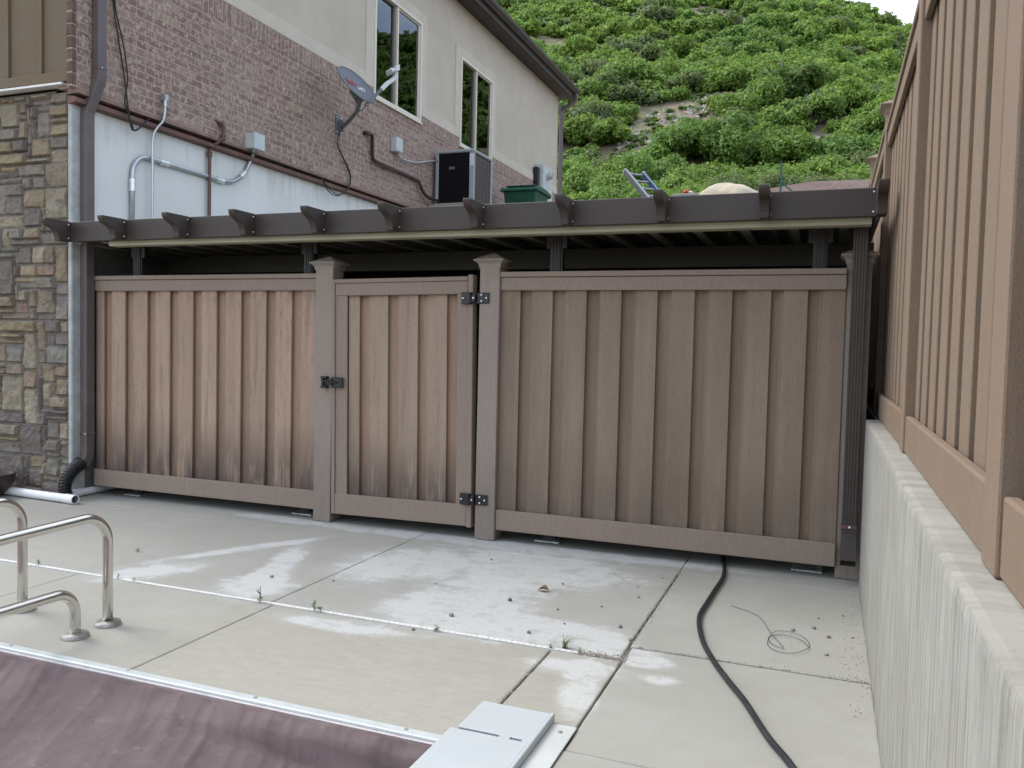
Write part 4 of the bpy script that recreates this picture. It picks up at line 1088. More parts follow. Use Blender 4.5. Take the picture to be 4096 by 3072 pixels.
MB().box(-6.0, -5.90, 16.60, 16.74, 4.2, 5.2).build('black_side_block', M_black, mp_)  # plain black block beside the cabinet's near side

# ================================================================== FENCE (weathered composite)
def post(x0, x1, y0, y1, ztop, lab, mat=M_post, z0=0.0, group='fence posts with pyramid caps', lean=0.0):
    t_ = thing('fence_post', lab, 'fence post', ((x0+x1)/2, (y0+y1)/2, z0), group)
    MB().box(x0, x1, y0, y1, z0+0.002, ztop).build('shaft', mat, t_, bevel=0.006, seg=2)
    cx, cy, hx, hy = (x0+x1)/2, (y0+y1)/2, (x1-x0)/2, (y1-y0)/2
    m = MB()
    lv = [(0.004, -0.036), (0.010, -0.006), (0.030, 0.012), (0.038, 0.014), (0.038, 0.024), (-0.068, 0.076)]
    vs = []
    for d, z in lv:
        vs += [(cx+sx*max(0.002, hx+d), cy+sy*max(0.002, hy+d), ztop+z) for sx, sy in ((-1, -1), (1, -1), (1, 1), (-1, 1))]
    fs = [(k*4+i, k*4+(i+1) % 4, (k+1)*4+(i+1) % 4, (k+1)*4+i) for k in range(len(lv)-1) for i in range(4)]+[(20, 21, 22, 23), (3, 2, 1, 0)]
    m.add(vs, fs); m.build('cap', mat, t_, bevel=0.002)
    return t_
post(-3.722, -3.567, 5.42, 5.57, 1.985, 'grey weathered post left of the gate, behind the gate latch')
post(-2.343, -2.190, 5.42, 5.57, 1.985, 'grey weathered post right of the gate holding both black hinges')
post(0.082, 0.225, 5.475, 5.61, 1.985, 'fence post half hidden behind the fluted downspout at right')

def panel(name, lab, x0, x1, fronts, pm, zt=1.926, zb=0.085, y=5.44):
    t_ = thing(name, lab, 'fence panel', ((x0+x1)/2, y+0.04, 0), 'board fence panels between the posts')
    # top cap board: a shallow channel, and rail below
    MB().box(x0, x1, y-0.014, y+0.095, zt-0.036, zt).build('cap_rail', M_rail, t_, bevel=0.005, seg=2)
    MB().box(x0, x1, y, y+0.022, zt-0.130, zt-0.038).box(x0, x1, y+0.070, y+0.09, zt-0.130, zt-0.038).each('top_rail', M_rail, t_, bevel=0.005, seg=2)
    MB().box(x0, x1, y-0.004, y+0.020, zb, zb+0.148).box(x0, x1, y+0.070, y+0.09, zb, zb+0.148).each('bottom_rail', M_rail, t_, bevel=0.006, seg=2)
    m = MB(); zl, zh = zb+0.10, zt-0.05
    pr = []
    for i, (a, b) in enumerate(fronts):
        a = max(a, x0); b = min(b, x1)
        dz = 0
        # interlocking picket: face with returned lip that hooks the recessed neighbour
        m.prism([(a, y+0.024, zl), (b, y+0.024, zl), (b, y+0.044, zl), (a, y+0.044, zl)], (0, 0, zh-zl))
    edges = [x0]+[e for f in fronts for e in f]+[x1]
    for i in range(0, len(edges)-1, 2):
        a, b = edges[i], edges[i+1]
        if b-a > 0.005:
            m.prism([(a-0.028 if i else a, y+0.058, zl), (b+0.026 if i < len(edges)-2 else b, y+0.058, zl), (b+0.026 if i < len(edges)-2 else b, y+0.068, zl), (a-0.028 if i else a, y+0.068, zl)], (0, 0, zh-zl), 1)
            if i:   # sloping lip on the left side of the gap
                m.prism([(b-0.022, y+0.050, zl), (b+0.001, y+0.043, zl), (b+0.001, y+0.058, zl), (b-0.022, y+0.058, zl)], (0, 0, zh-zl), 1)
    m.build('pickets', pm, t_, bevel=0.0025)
    return t_
Lf = [(-6.02, -5.933)]+[(-5.843+0.2455*k, -5.690+0.2455*k) for k in range(8)]+[(-3.885+0.005, -3.722)]
panel('board_fence', 'faded pinkish board fence panel between house corner and gate', -6.02, -3.722, Lf, M_picketL)
Rl = [(-2.19, -2.046), (-1.958, -1.807), (-1.712, -1.563), (-1.47, -1.32), (-1.224, -1.076), (-0.983, -0.832), (-0.74, -0.594), (-0.501, -0.355), (-0.281, -0.136), (-0.052, 0.082)]
panel('board_fence', 'long darker brown board fence panel right of the gate', -2.19, 0.082, Rl, M_picketR, zt=1.922, zb=0.080)

# gate
gt = thing('gate', 'board fence gate with black hinges and latch, sagging slightly to the left', 'gate', (-2.372, 5.45, 0.09))
gx0, gx1, gy = -3.557, -2.372, 5.425
m = MB(); m.box(gx0, gx0+0.032, gy-0.006, gy+0.075, 0.088, 1.893).box(gx1-0.040, gx1, gy-0.006, gy+0.075, 0.080, 1.905)
m.each('edge_trim', M_rail, gt, bevel=0.004)
m = MB(); m.box(gx0+0.032, gx0+0.135, gy+0.006, gy+0.024, 0.235, 1.79).box(gx1-0.128, gx1-0.040, gy+0.006, gy+0.024, 0.235, 1.79)
m.each('stile', M_rail, gt, bevel=0.003)
MB().box(gx0+0.032, gx1-0.040, gy-0.012, gy+0.085, 1.862, 1.893).build('cap_rail', M_rail, gt, bevel=0.004)
MB().box(gx0+0.036, gx1-0.044, gy-0.002, gy+0.022, 1.768, 1.861).build('top_rail', M_rail, gt, bevel=0.004)
MB().box(gx0+0.032, gx1-0.040, gy-0.004, gy+0.022, 0.088, 0.245).build('bottom_rail', M_rail, gt, bevel=0.004)
m = MB()
gf = [(-3.422, -3.326), (-3.232, -3.080), (-2.988, -2.829), (-2.740, -2.591)]
for a, b in gf: m.box(a, b, gy+0.028, gy+0.044, 0.20, 1.80)
for a, b in ((-3.35, -3.21), (-3.10, -2.965), (-2.85, -2.72), (-2.615, -2.49)): m.box(a, b, gy+0.060, gy+0.070, 0.20, 1.80, 1)
for b in (-3.232, -2.988, -2.740): m.prism([(b-0.03, gy+0.048, 0.2), (b+0.001, gy+0.042, 0.2), (b+0.001, gy+0.060, 0.2), (b-0.03, gy+0.060, 0.2)], (0, 0, 1.6), 1)
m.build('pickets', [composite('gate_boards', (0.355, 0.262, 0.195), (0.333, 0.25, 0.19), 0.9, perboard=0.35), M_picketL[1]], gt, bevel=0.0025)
def hinge(z):
    m = MB()
    m.box(-2.455, -2.372, 5.400, 5.419, z-0.042, z+0.042)
    m.box(-2.338, -2.243, 5.408, 5.4195, z-0.038, z+0.038)
    m.prism([(-2.372, 5.385, z-0.030), (-2.338, 5.385, z-0.020), (-2.338, 5.412, z-0.020), (-2.372, 5.412, z-0.030)], (0, 0, 0.05))
    m.tube([(-2.385, 5.392, z-0.040), (-2.385, 5.392, z+0.040)], 0.017, 12)
    h = m.build('hinge', M_black, gt, bevel=0.003)
    b = MB()
    for x, y_, zz in ((-2.44, 5.399, z), (-2.352, 5.384, z), (-2.30, 5.407, z+.022), (-2.30, 5.407, z-.022), (-2.262, 5.407, z)): b.lathe((x, y_, zz), [(0, 0), (.0065, 0), (.0065, .005), (0, .007)], 8, (0, -1, 0))
    b.each('bolt', M_screw, h)
hinge(1.735); hinge(0.29)
m = MB()
m.box(-3.548, -3.445, 5.404, 5.417, 1.065, 1.145)
m.box(-3.60, -3.535, 5.392, 5.404, 1.085, 1.13)
m.box(-3.625, -3.575, 5.375, 5.418, 1.06, 1.078).box(-3.625, -3.575, 5.375, 5.418, 1.135, 1.152).box(-3.622, -3.602, 5.38, 5.418, 1.078, 1.135)
m.tube([(-3.62, 5.385, 1.12), (-3.55, 5.385, 1.105), (-3.50, 5.392, 1.105)], 0.008, 8)
m.build('latch', M_black, gt, bevel=0.002)
gt.rotation_euler = (0, R(-0.75), 0)

# ================================================================== PATIO COVER (pergola)
pc = thing('pergola', 'dark brown aluminium pergola beam and roof spanning above the fence', 'pergola', (-2.9, 5.6, 0))
YB = 5.15; XR = [-5.963, -5.356, -4.71, -4.085, -3.460, -2.840, -2.205, -1.578, -0.962, -0.358]
MB().box(-5.985, 0.268, YB, YB+0.045, 2.186, 2.350).build('fascia_beam', M_dark, pc, bevel=0.004)
prof = [(0, 2.352), (-0.232, 2.352), (-0.232, 2.338), (-0.228, 2.322), (-0.216, 2.306), (-0.196, 2.293), (-0.170, 2.283), (-0.148, 2.273), (-0.130, 2.258), (-0.118, 2.240), (-0.110, 2.215), (-0.106, 2.181), (0, 2.181)]
def tail(x1, wdt=0.055):
    m = MB(); m.prism([(x1-wdt, YB-0.001+a, z) for a, z in prof], (wdt, 0, 0))
    return m.build('rafter_tail', M_dark, pc, bevel=0.003)
t0 = tail(XR[0])
sm = MB()
for z in (2.325, 2.212): sm.lathe((XR[0], YB-0.018, z), [(0, 0), (0.0055, 0), (0.0055, 0.004), (0, 0.006)], 8, (1, -0.3, 0))
s0 = sm.each('screw', M_screw, t0)
for x in XR[1:]:
    q = copy_part(t0, pc, (x-XR[0], 0, 0))
    for z0_ in s0:
        s_ = z0_.copy(); C.objects.link(s_); s_.parent = q; s_.location = (0, 0, 0)
q = copy_part(t0, pc, (0.270-XR[0], 0, 0))
sm = MB()
for z in (2.325, 2.212): sm.lathe((0.203, YB-0.002, z), [(0, 0), (0.0055, 0), (0.0055, 0.004), (0, 0.006)], 8, (0, -1, 0))
sm.each('screw', M_screw, pc)
m = MB(); m.prism([(-5.59, YB+0.048, 2.150), (-5.59, YB+0.048, 2.188), (-5.59, YB+0.14, 2.188), (-5.59, YB+0.14, 2.146), (-5.59, YB+0.06, 2.146)], (5.79, 0, 0))
m.box(-5.59, 0.20, YB+0.044, YB+0.048, 2.163, 2.171)
m.build('gutter', M_beige, pc, bevel=0.002)
# roof pans
m = MB(); x = -6.07
m.box(-6.07, 0.268, YB+0.05, 10.9, 2.262, 2.28)
while x < 0.2:
    m.box(x, x+0.012, YB+0.15, 10.9, 2.19, 2.262).box(x+0.012, x+0.06, YB+0.15, 10.9, 2.19, 2.196).box(x+0.20, x+0.212, YB+0.15, 10.9, 2.21, 2.262)
    x += 0.305
m.build('roof_pan', M_deckmetal, pc)
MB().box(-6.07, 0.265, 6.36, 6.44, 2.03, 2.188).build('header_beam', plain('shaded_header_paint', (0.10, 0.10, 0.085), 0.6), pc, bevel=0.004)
for k, (a, b) in enumerate(((-5.743, -5.662), (-3.960, -3.885), (-1.880, -1.802), (-0.122, -0.046))):
    m = MB(); y0 = 5.60
    m.box(a, b, y0, y0+0.076, 0.012, 2.262)
    for q in (0.22, 0.5, 0.78): m.box(a+(b-a)*q-0.007, a+(b-a)*q+0.007, y0-0.005, y0, 0.012, 2.19)
    m.box(b, b+0.012, y0+0.01, y0+0.066, 0.012, 2.19)
    ps = m.build('support_post', M_dark2, pc, bevel=0.002)
    MB().box(a-0.055, b+0.055, y0-0.045, y0+0.12, 0.0015, 0.011).build('base_plate', M_screw, ps)
    MB().box(a-0.03, a, y0+0.01, y0+0.06, 2.10, 2.188).box(b+0.012, b+0.04, y0+0.01, y0+0.06, 2.10, 2.188).each('bracket', M_dark2, ps)
# back wall of the covered bay, bay shade put into its dark colour
MB().box(-6.5, 0.6, 10.9, 11.0, -0.1, 3.29).build('retaining_wall', plain('shade_darkened_concrete', (0.13, 0.127, 0.115), 0.95, var=0.3, scale=2), tag=('grey concrete retaining wall at the back of the covered bay behind the fence', 'wall'))

# fluted downspout
dd = thing('downspout', 'dark fluted downspout with open elbow hanging from the pergola at right', 'downspout', (0.152, 5.36, 0.12))
pr_ = []
wd_, dp_ = 0.084, 0.055
n_ = 11
for i in range(n_):
    pr_.append((-wd_/2+wd_*i/(n_-1), -dp_/2-(0.0015 if i % 2 else 0)))
pr_ += [(wd_/2, dp_/2), (-wd_/2, dp_/2)]
def vprof(cx, cy, z0, z1, prf, mb):
    n = len(prf); mb.add([(cx+a, cy+b, z0) for a, b in prf]+[(cx+a, cy+b, z1) for a, b in prf], [(i, (i+1) % n, (i+1) % n+n, i+n) for i in range(n)]+[tuple(range(n))[::-1], tuple(range(n, 2*n))])
m = MB(); vprof(0.152, 5.42, 0.33, 2.188, pr_, m); m.build('pipe', M_dark, dd)
# elbow kicking toward the deck, hollow end
el = smoothpath([(0.152, 5.42, 0.36), (0.152, 5.418, 0.30), (0.152, 5.405, 0.25), (0.152, 5.38, 0.205), (0.152, 5.345, 0.165), (0.152, 5.32, 0.14)], 4)
sc2 = [1.03+0.03*(i % 2) for i in range(len(el))]
m = MB(); m.sweep(el, rect(0.083, 0.055), (1, 0, 0), caps=False, scales=sc2)
eo = m.build('elbow', M_dark, dd)
MB().obox((0.152, 5.345, 0.165), (0.038, 0, 0), (0, .02, .018), (0, 0.003, -0.003)).build('opening', M_black, eo)
MB().box(0.106, 0.198, 5.383, 5.452, 0.335, 0.358).each('strap', M_brownpipe, dd, bevel=0.002)
m = MB(); m.lathe((0.155, 5.383, 0.347), [(0, 0), (.007, 0), (.007, .006), (0, .008)], 8, (0, -1, 0)); m.lathe((0.115, 5.40, 1.80), [(0, 0), (.005, 0), (.005, .006), (0, .008)], 8, (0, -1, 0)); m.each('screw', M_screw, dd)

# ================================================================== RIGHT WALL + FENCE
# wall with rough cast top edge
wm = MB()
Ys = np.arange(-3.0, 5.42, 0.022); nz_ = 40
cols = []
for y_ in Ys:
    row = []
    chip = max(0, mnoise.noise(Vector((y_*2.2, 0, 3)))*0.6+mnoise.noise(Vector((y_*7, 1, 0)))*0.4)
    for k in range(nz_+1):
        z = 1.006*k/nz_
        e = max(0, (z-0.975)/0.031)
        x = 0.22+0.0015*mnoise.noise(Vector((y_*8, z*0.8, 2)))+0.001*mnoise.noise(Vector((y_*30, z*2, 8)))
        ch2 = max(0, mnoise.noise(Vector((y_*6, z*6, 6)))-0.1)*0.03 if z > 0.8 else 0
        x += e*e*0.007*(0.3+chip)
        row.append((x, y_, z-0.006*e*e*chip))
    row.append((0.240, y_, 1.0078+0.001*mnoise.noise(Vector((y_*12, 5, 5)))))
    row.append((0.325, y_, 1.0075)); row.append((0.45, y_, 1.0075))
    cols.append(row)
m_ = len(cols[0])
for r_ in cols: wm.v += r_
for i in range(len(cols)-1):
    for j in range(m_-1):
        a = i*m_+j
        wm.f.append((a, a+1, a+m_+1, a+m_))
    if i == 0: pass
wm.mi = [0]*len(wm.f)
L_ = (len(cols)-1)*m_
wm.add([(0.45, 5.405, 0)], []); 
wm.f.append(tuple(L_+j for j in range(m_))[::-1]+(len(wm.v)-1,)); wm.mi.append(0)
wm.build('retaining_wall', M_wall, recalc=False, tag=('pale streaky board-formed concrete wall along the right side', 'wall'))
MB().box(0.285, 0.45, 5.41, 10.9, 0.0, 1.0).build('retaining_wall', M_wall, tag=('dark continuation of the concrete wall behind the fluted downspout', 'wall'))

PF = 'posts of the fence on the concrete wall'
for (y0, zt_, lab) in ((1.65, 3.05, 'nearest tan post standing on the concrete wall at right edge'), (3.63, 3.10, 'second nearest tan post standing on the concrete wall'),
                       (5.87, 2.985, 'tan post with cap just behind the pergola end'), (8.05, 3.12, 'farthest tan post whose cap shows above the pergola end'), (-0.35, 3.05, 'tan fence post beyond the picture edge')):
    if y0 < 0: continue
    post(0.285, 0.415, y0, y0+0.13, zt_, lab, M_rfp, 1.008, PF)
def rpanel(y0, y1, zt_, lab, zb=1.012):
    t_ = thing('board_fence', lab, 'fence panel', (0.34, (y0+y1)/2, zb), 'fence panels on the concrete wall')
    x = 0.300
    MB().box(x-0.014, x+0.10, y0, y1, zt_-0.036, zt_).build('cap_rail', M_rf, t_, bevel=0.005, seg=2)
    MB().box(x-0.002, x+0.022, y0, y1, zt_-0.130, zt_-0.038).box(x+0.078, x+0.098, y0, y1, zt_-0.130, zt_-0.038).each('top_rail', M_rf, t_, bevel=0.005, seg=2)
    MB().box(x-0.006, x+0.022, y0, y1, zb, zb+0.146).box(x+0.078, x+0.098, y0, y1, zb, zb+0.146).each('bottom_rail', M_rf, t_, bevel=0.006, seg=2)
    m = MB(); y_ = y0+0.02
    while y_ < y1-0.02:
        b = min(y_+0.15, y1)
        m.box(x+0.026, x+0.044, y_, b, zb+0.1, zt_-0.06)
        m.box(x+0.066, x+0.076, b-0.03, min(b+0.12, y1), zb+0.1, zt_-0.06)
        y_ += 0.244
    m.box(x+0.066, x+0.076, y0, y0+0.03, zb+0.1, zt_-0.06)
    m.build('pickets', M_rf, t_, bevel=0.003)
rpanel(-0.25, 1.65, 2.84, 'closest tan board panel cut off by the right edge of the picture')
rpanel(1.78, 3.63, 2.84, 'tall tan board panel between the two nearest posts on the wall')
rpanel(3.76, 5.87, 2.87, 'tan board panel on the wall directly in front of the pergola end')
rpanel(6.00, 8.05, 2.93, 'short visible stretch of tan fence panel above and behind the pergola end')
rpanel(8.18, 10.4, 3.0, 'farthest tan fence panel beyond the last visible post cap')

# ================================================================== POOL
# coping track
tr = thing('pool_track', 'long pale aluminium track along the edge of the pool', 'track', (-4.5, 2.585, 0))
MB().box(-9, -1.16, 2.562, 2.607, -0.01, 0.012).build('rail', M_alu, tr, bevel=0.005, seg=2)
m = MB()
for x in (-3.36, -2.68, -2.03, -1.37, -4.1): m.lathe((x, 2.59, 0.012), [(0.0, 0.0012), (0.008, 0.0012), (0.009, 0)], 12)
m.each('screw', M_flange, tr)
MB().box(-9, -1.16, 2.550, 2.561, -0.014, 0.0).build('rope_channel', plain('pale_rope_channel', (0.55, 0.50, 0.50), 0.6), tr)
MB().box(-9, -1.0, -4, 2.555, -0.74, -0.70).box(-9, -0.8, 2.50, 2.556, -0.72, -0.35).box(-0.86, -0.80, -4, 2.5, -0.72, -0.02).build('pool_shell', M_wall, kind='structure')
# fabric cover
cx_ = np.linspace(-6.0, -1.02, 560); tt = np.linspace(0, 1, 110)**1.35
cv = []
for j, t_ in enumerate(tt):
    for x in cx_:
        # drop over the first 0.28 m, then slack sheet
        s_ = t_*3.4
        yy = 2.549-s_*0.93
        drop = 0.045*(1-math.exp(-s_/0.05))+0.085*(1-math.exp(-s_/0.35))+0.03*(1-math.exp(-s_/1.2))
        seam = 0.010*math.sin(x*26+2*math.sin(x*3.1))*math.exp(-s_/0.10)*min(1, s_/0.015)
        fold = mnoise.noise(Vector((x*5.5-s_*2.0, s_*1.1, 3)))*0.034*min(1, s_/0.10)*math.exp(-s_/0.75)
        fold += (abs(mnoise.noise(Vector((x*2.3-s_*0.9, s_*1.0, 7))))-0.25)*0.07*min(1, s_/0.15)*math.exp(-s_/1.3)
        fold += mnoise.noise(Vector((x*14+s_*3, s_*5, 1)))*0.006*min(1, s_/0.05)
        big = mnoise.noise(Vector((x*0.9, s_*1.6, 4)))*0.035*min(1, s_/0.3)
        # deep diagonal fold towards the lid
        d = s_-(0.085-0.03*(x+1.8)); q_ = min(1, max(0, d/0.025)); k = q_*q_*(3-2*q_)*math.exp(-max(0, d)/0.30)*max(0, min(1, (x+2.5)/0.9))
        wr = (1-abs(mnoise.noise(Vector((x*5.5-2.1*s_, s_*0.7, 11)))*2.2))
        wr2 = (1-abs(mnoise.noise(Vector((x*12-4.6*s_, s_*1.2, 15)))*2.2))
        fold = fold*0.35+(max(0, wr)**3*0.012+max(0, wr2)**3*0.006)*min(1, s_/0.03)*math.exp(-s_/0.45)
        cv.append((x, yy, -0.006-drop+seam*0.7+fold+big-0.085*k+0.02*math.exp(-((s_-0.06)/0.04)**2)*max(0, min(1, (x+2.5)/0.9))))
n1 = len(cx_)
cf = [(j*n1+i, j*n1+i+1, (j+1)*n1+i+1, (j+1)*n1+i) for j in range(len(tt)-1) for i in range(n1-1)]
pcv = MB().add(cv, cf).build('pool_cover', M_cover, smooth='all', recalc=False, tag=('slack mauve-brown vinyl cover stretched over the pool', 'pool cover'))
md = pcv.modifiers.new('sol', 'SOLIDIFY'); md.thickness = 0.002

# lid of the cover mechanism
ll = thing('pool_hatch', 'pale metal lid sheets over the pool cover mechanism at the bottom', 'lid', (-1.0, 2.0, 0))
MB().box(-1.195, -0.918, 2.652, 2.886, 0.018, 0.032).build('rear_sheet', M_lid, ll, bevel=0.004, seg=2)
MB().box(-1.215, -0.918, 0.6, 2.634, 0.020, 0.034).build('front_sheet', M_lid, ll, bevel=0.004, seg=2)
MB().box(-1.03, -0.99, 2.634, 2.652, 0.018, 0.0325).box(-0.945, -0.918, 2.634, 2.652, 0.018, 0.0325).each('lid_joint', M_lid, ll)
MB().box(-1.19, -0.92, 0.6, 2.884, 0.001, 0.0175).build('lid_frame', M_black, ll)
MB().box(-0.918, -0.903, 0.6, 2.885, 0.004, 0.038).build('edge_lip', M_lid, ll, bevel=0.005, seg=2)
MB().box(-0.903, -0.810, 0.6, 2.862, 0.003, 0.009).build('flange', M_lid2, ll, bevel=0.002)
m = MB()
for y_ in (2.80, 2.1): m.lathe((-0.856, y_, 0.009), [(0, .004), (.008, .003), (.009, 0)], 12)
m.each('screw', M_flange, ll)

# ladder handrails
HR = 'stainless steel pool handrails at the deck edge'
def flange(mb, x, y_): mb.lathe((x, y_, 0.0), [(0.024, 0.026), (0.030, 0.026), (0.056, 0.020), (0.060, 0.014), (0.060, 0.001), (0, 0.001)], 32)
def handrail(x, yb, zt_, rad, yend, lab, slope=0.0):
    t_ = thing('pool_handrail', lab, 'handrail', (x, yb, 0), HR)
    p = [(x, yb, 0.003), (x, yb, (zt_-rad)*0.5), (x, yb, zt_-rad)]
    p += arc((x, yb-rad, zt_-rad), rad, 0, math.pi/2, 12, (0, 1, 0), (0, 0, 1))[1:]
    for k in range(1, 9): p.append((x, yb-rad-(yb-rad-yend)*k/8, zt_+slope*k/8))
    # descends into the pool beyond the frame
    e = p[-1]; p += arc((x, e[1], e[2]-rad), rad, math.pi/2, math.pi, 10, (0, 1, 0), (0, 0, 1))[1:]
    e = p[-1]; p += [(x, e[1], e[2]-0.2), (x, e[1], -0.45)]
    MB().tube(p, 0.0235, 24).build('rail', M_steel, t_, smooth='all')
    m = MB(); flange(m, x, yb); m.build('flange', M_flange, t_, smooth=True)
handrail(-3.222, 2.992, 0.543, 0.135, 1.95, 'tall steel handrail nearest the camera with its round base flange', -0.02)
handrail(-3.775, 2.975, 0.575, 0.135, 1.95, 'tall steel handrail farther back at the left edge', -0.02)
handrail(-3.222, 2.806, 0.222, 0.105, 2.20, 'low steel handrail in front of the tall ones', 0.005)

# drain strip
dr = thing('deck_drain', 'thin white slotted drain strip running across the deck', 'drain', (-3, 3.6, 0))
m = MB(); m.box(-9, -1.04, 3.590, 3.5935, -0.015, 0.002).box(-9, -1.04, 3.6105, 3.614, -0.015, 0.002)
m.box(-9, -4.2, 3.5935, 3.6105, -0.004, 0.0015)
x = -4.2
while x < -1.04:
    m.box(x, x+0.0265, 3.5935, 3.6105, -0.004, 0.0015); x += 0.030
m.build('grate', M_drain, dr)

# hose, wire, leaf, pebbles, weeds
hp = [(-0.63, 5.9, 0.014), (-0.615, 5.64, 0.014), (-0.572, 5.35, 0.014), (-0.556, 5.12, 0.014), (-0.566, 4.85, 0.014), (-0.575, 4.6, 0.014), (-0.578, 4.3, 0.014), (-0.515, 3.97, 0.014), (-0.43, 3.72, 0.014), (-0.345, 3.52, 0.014), (-0.262, 3.34, 0.014), (-0.155, 3.06, 0.014), (-0.06, 2.86, 0.014), (0.02, 2.6, 0.014), (0.06, 2.2, 0.014), (0.05, 1.6, 0.014)]
MB().tube(smoothpath([(a, b, 0.0155) for a, b, c in hp], 8), 0.0125, 12).build('garden_hose', M_hose, smooth='all', tag=('black hose snaking over the deck from under the fence', 'hose'))
wp = [(-0.30, 4.10, 0.004), (-0.22, 4.22, 0.004)]
wp = [(0.20, 4.12, 0.005), (0.1, 4.10, 0.004)]+[(-0.13+0.095*math.cos(a), 4.08+0.14*math.sin(a)+0.004*k, 0.003+0.0015*(k % 7)) for k, a in enumerate([0.3+i*0.42 for i in range(26)])]+[(-0.22, 4.25, 0.004), (-0.30, 4.5, 0.004), (-0.45, 4.62, 0.003)]
MB().tube(smoothpath(wp[2:], 3), 0.0014, 6).build('wire_coil', M_wire, smooth='all', tag=('thin loose coil of wire lying on the deck near the right wall', 'wire'))
lf = MB()
lv_ = []
for i in range(9):
    u = i/8; w_ = 0.022*math.sin(math.pi*min(1, u*1.05+0.02))**0.7
    for s_ in (-1, 0, 1): lv_.append((-1.51+0.065*u, 4.43+s_*w_+0.01*u, 0.004+0.018*abs(s_)*math.sin(math.pi*u)+0.01*math.sin(3*u)))
lf.add(lv_, [(i*3+j, i*3+j+1, (i+1)*3+j+1, (i+1)*3+j) for i in range(8) for j in range(2)])
lf.tube([(-1.447, 4.44, 0.008), (-1.41, 4.445, 0.012)], 0.0012, 5)
lf.build('dry_leaf', M_dry, recalc=False, tag=('curled brown dry leaf on the deck in front of the gate', 'leaf'))
def pebble_mesh(seed, mat):
    bm = bmesh.new(); bmesh.ops.create_icosphere(bm, subdivisions=2, radius=1)
    for v in bm.verts: v.co = v.co*(1+mnoise.noise(v.co*1.3+Vector((seed, 0, 0)))*0.35); v.co.z *= 0.7
    me = bpy.data.meshes.new('pebble'); bm.to_mesh(me); bm.free(); me.materials.append(mat)
    for p in me.polygons: p.use_smooth = True
    return me
pbm = [pebble_mesh(1, M_pebA), pebble_mesh(5, M_pebB), pebble_mesh(9, M_pebA)]
pebs = [(-1.59, 4.19, .012, 1, 'brown pebble left of the curled dry leaf'), (-3.03, 4.0, .012, 0, 'grey pebble behind the white stain near the tall weed'), (-1.77, 3.82, .013, 0, 'pale grey pebble on the large white stain behind the drain strip'),
        (-0.93, 4.02, .012, 0, 'grey pebble left of the grit-filled joint'), (-2.66, 4.09, .006, 1, None), (-2.01, 4.94, .007, 1, None), (-1.42, 4.62, .006, 1, None), (-1.3, 4.15, .007, 1, None), (-1.1, 4.3, .006, 0, None), (-0.95, 4.55, .007, 1, None), (-1.2, 3.95, .006, 1, None),
        (-0.12, 4.34, .012, 0, 'grey pebble beside the coil of wire'), (0.05, 4.31, .010, 1, 'brown pebble between wire coil and right wall'), (-0.02, 4.42, .012, 0, 'larger grey pebble beyond the wire coil'), (0.04, 4.05, .010, 0, 'grey pebble at the foot of the right wall'),
        (0.12, 4.7, .006, 1, None), (0.0, 4.6, .006, 1, None), (0.16, 4.35, .006, 1, None), (-1.85, 3.55, .010, 0, 'grey pebble on the pool side of the drain strip'), (-1.32, 3.75, .011, 0, 'grey pebble right beside the drain strip'), (-0.84, 3.86, .011, 0, 'grey pebble caught in the grit-filled joint'), (-0.83, 4.25, .009, 1, None), (-1.0, 4.75, .005, 0, None), (-0.9, 5.0, .005, 1, None), (-2.1, 4.3, .005, 0, None)]
for (x, y_, r_, k, lab) in pebs:
    o = bpy.data.objects.new('pebble', pbm[k]); C.objects.link(o)
    o.location = (x, y_, r_*0.55); o.scale = (r_, r_*random.uniform(.8, 1.1), r_); o.rotation_euler = (0, 0, random.random()*6)
    settag(o, lab or 'tiny pebble among others scattered on the concrete deck', 'pebble', 'pebbles scattered on the deck')
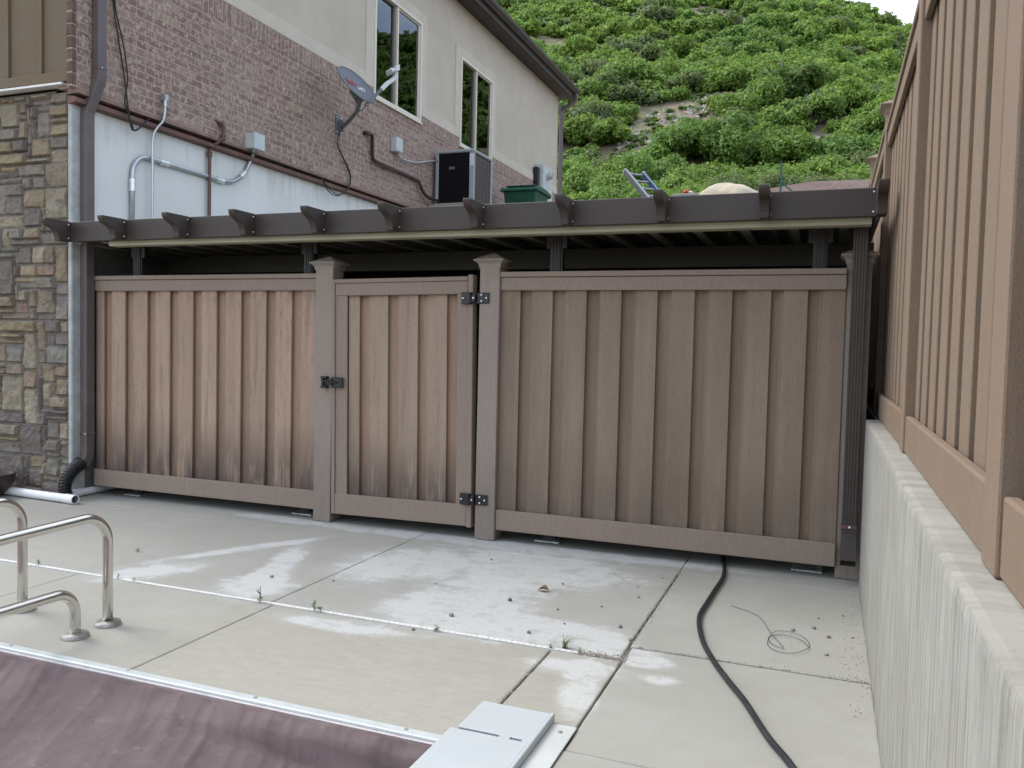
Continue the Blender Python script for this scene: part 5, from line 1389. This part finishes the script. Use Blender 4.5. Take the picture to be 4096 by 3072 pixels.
def weed(x, y_, n, h, lab, grass=False, spread=0.5):
    m = MB(); st = MB()
    for i in range(n):
        a = random.random()*6.28; l_ = h*random.uniform(.6, 1.1)
        if grass:
            a = random.gauss(0.3, 0.9)
            d = Vector((math.cos(a), math.sin(a), 0)); s_ = Vector((-d.y, d.x, 0))*0.0022
            p = [Vector((x+random.gauss(0, .006), y_+random.gauss(0, .006), 0))+d*l_*0.7*t*t+Vector((0, 0, l_*(t-0.35*t*t))) for t in (0, .33, .66, 1)]
            m.add([q+s_*(1-k/3.3) for k, q in enumerate(p)]+[q-s_*(1-k/3.3) for k, q in enumerate(p)], [(k, k+1, k+5, k+4) for k in range(3)])
        else:
            zc = l_*random.random(); d = Vector((math.cos(a), math.sin(a), random.uniform(.2, .7))).normalized()
            s_ = d.cross(Vector((0, 0, 1))).normalized()
            L2 = h*random.uniform(.22, .42)*spread*2; b = Vector((x, y_, 0.002+zc))
            upv = Vector((0, 0, 1))
            m.add([b, b+d*L2*.45+s_*L2*.22, b+d*L2+upv*-L2*.1, b+d*L2*.45-s_*L2*.22, b+d*L2*.5+upv*L2*0.05], [(0, 1, 4), (1, 2, 4), (2, 3, 4), (3, 0, 4)])
    t_ = thing('grass_tuft' if grass else 'weed', lab, 'grass tuft' if grass else 'weed', (x, y_, 0), 'weeds along the drain strip')
    m.build('leaves', M_grassb if grass else M_leafy, t_, recalc=False)
    if not grass:
        MB().tube([(x, y_, 0), (x+.004, y_, h*.5), (x, y_+.004, h)], 0.0018, 5).build('stem', M_leafy, t_)
weed(-2.79, 3.585, 26, 0.085, 'tallest thin upright weed in the drain strip', spread=.42)
weed(-2.45, 3.59, 22, 0.06, 'leafy weed with a sprig to the left of centre on the drain strip', spread=.55)
weed(-2.41, 3.585, 20, 0.028, 'low flat weed touching the leafy sprig on the drain strip', spread=1.0)
weed(-1.74, 3.585, 16, 0.028, 'small round-leaved weed midway along the drain strip', spread=1.1)
weed(-1.10, 3.63, 34, 0.085, 'feathery grass tuft at the right end of the drain strip', True)
weed(-1.16, 3.60, 10, 0.045, 'thin grass sprout just left of the feathery tuft', True)
weed(-1.02, 3.605, 12, 0.02, 'tiny weed just right of the feathery tuft', spread=1)
weed(-4.45, 3.61, 18, 0.035, 'small weed on the drain strip near the left edge', spread=.9)
weed(-3.80, 3.60, 12, 0.028, 'small weed on the drain strip beside the tall handrail', spread=.9)
weed(-3.68, 3.60, 10, 0.022, 'tiny weed on the drain strip right of the tall handrail', spread=.9)
weed(-4.17, 4.11, 16, 0.02, 'flat little weed in the slab behind the tall handrail', spread=1.4)
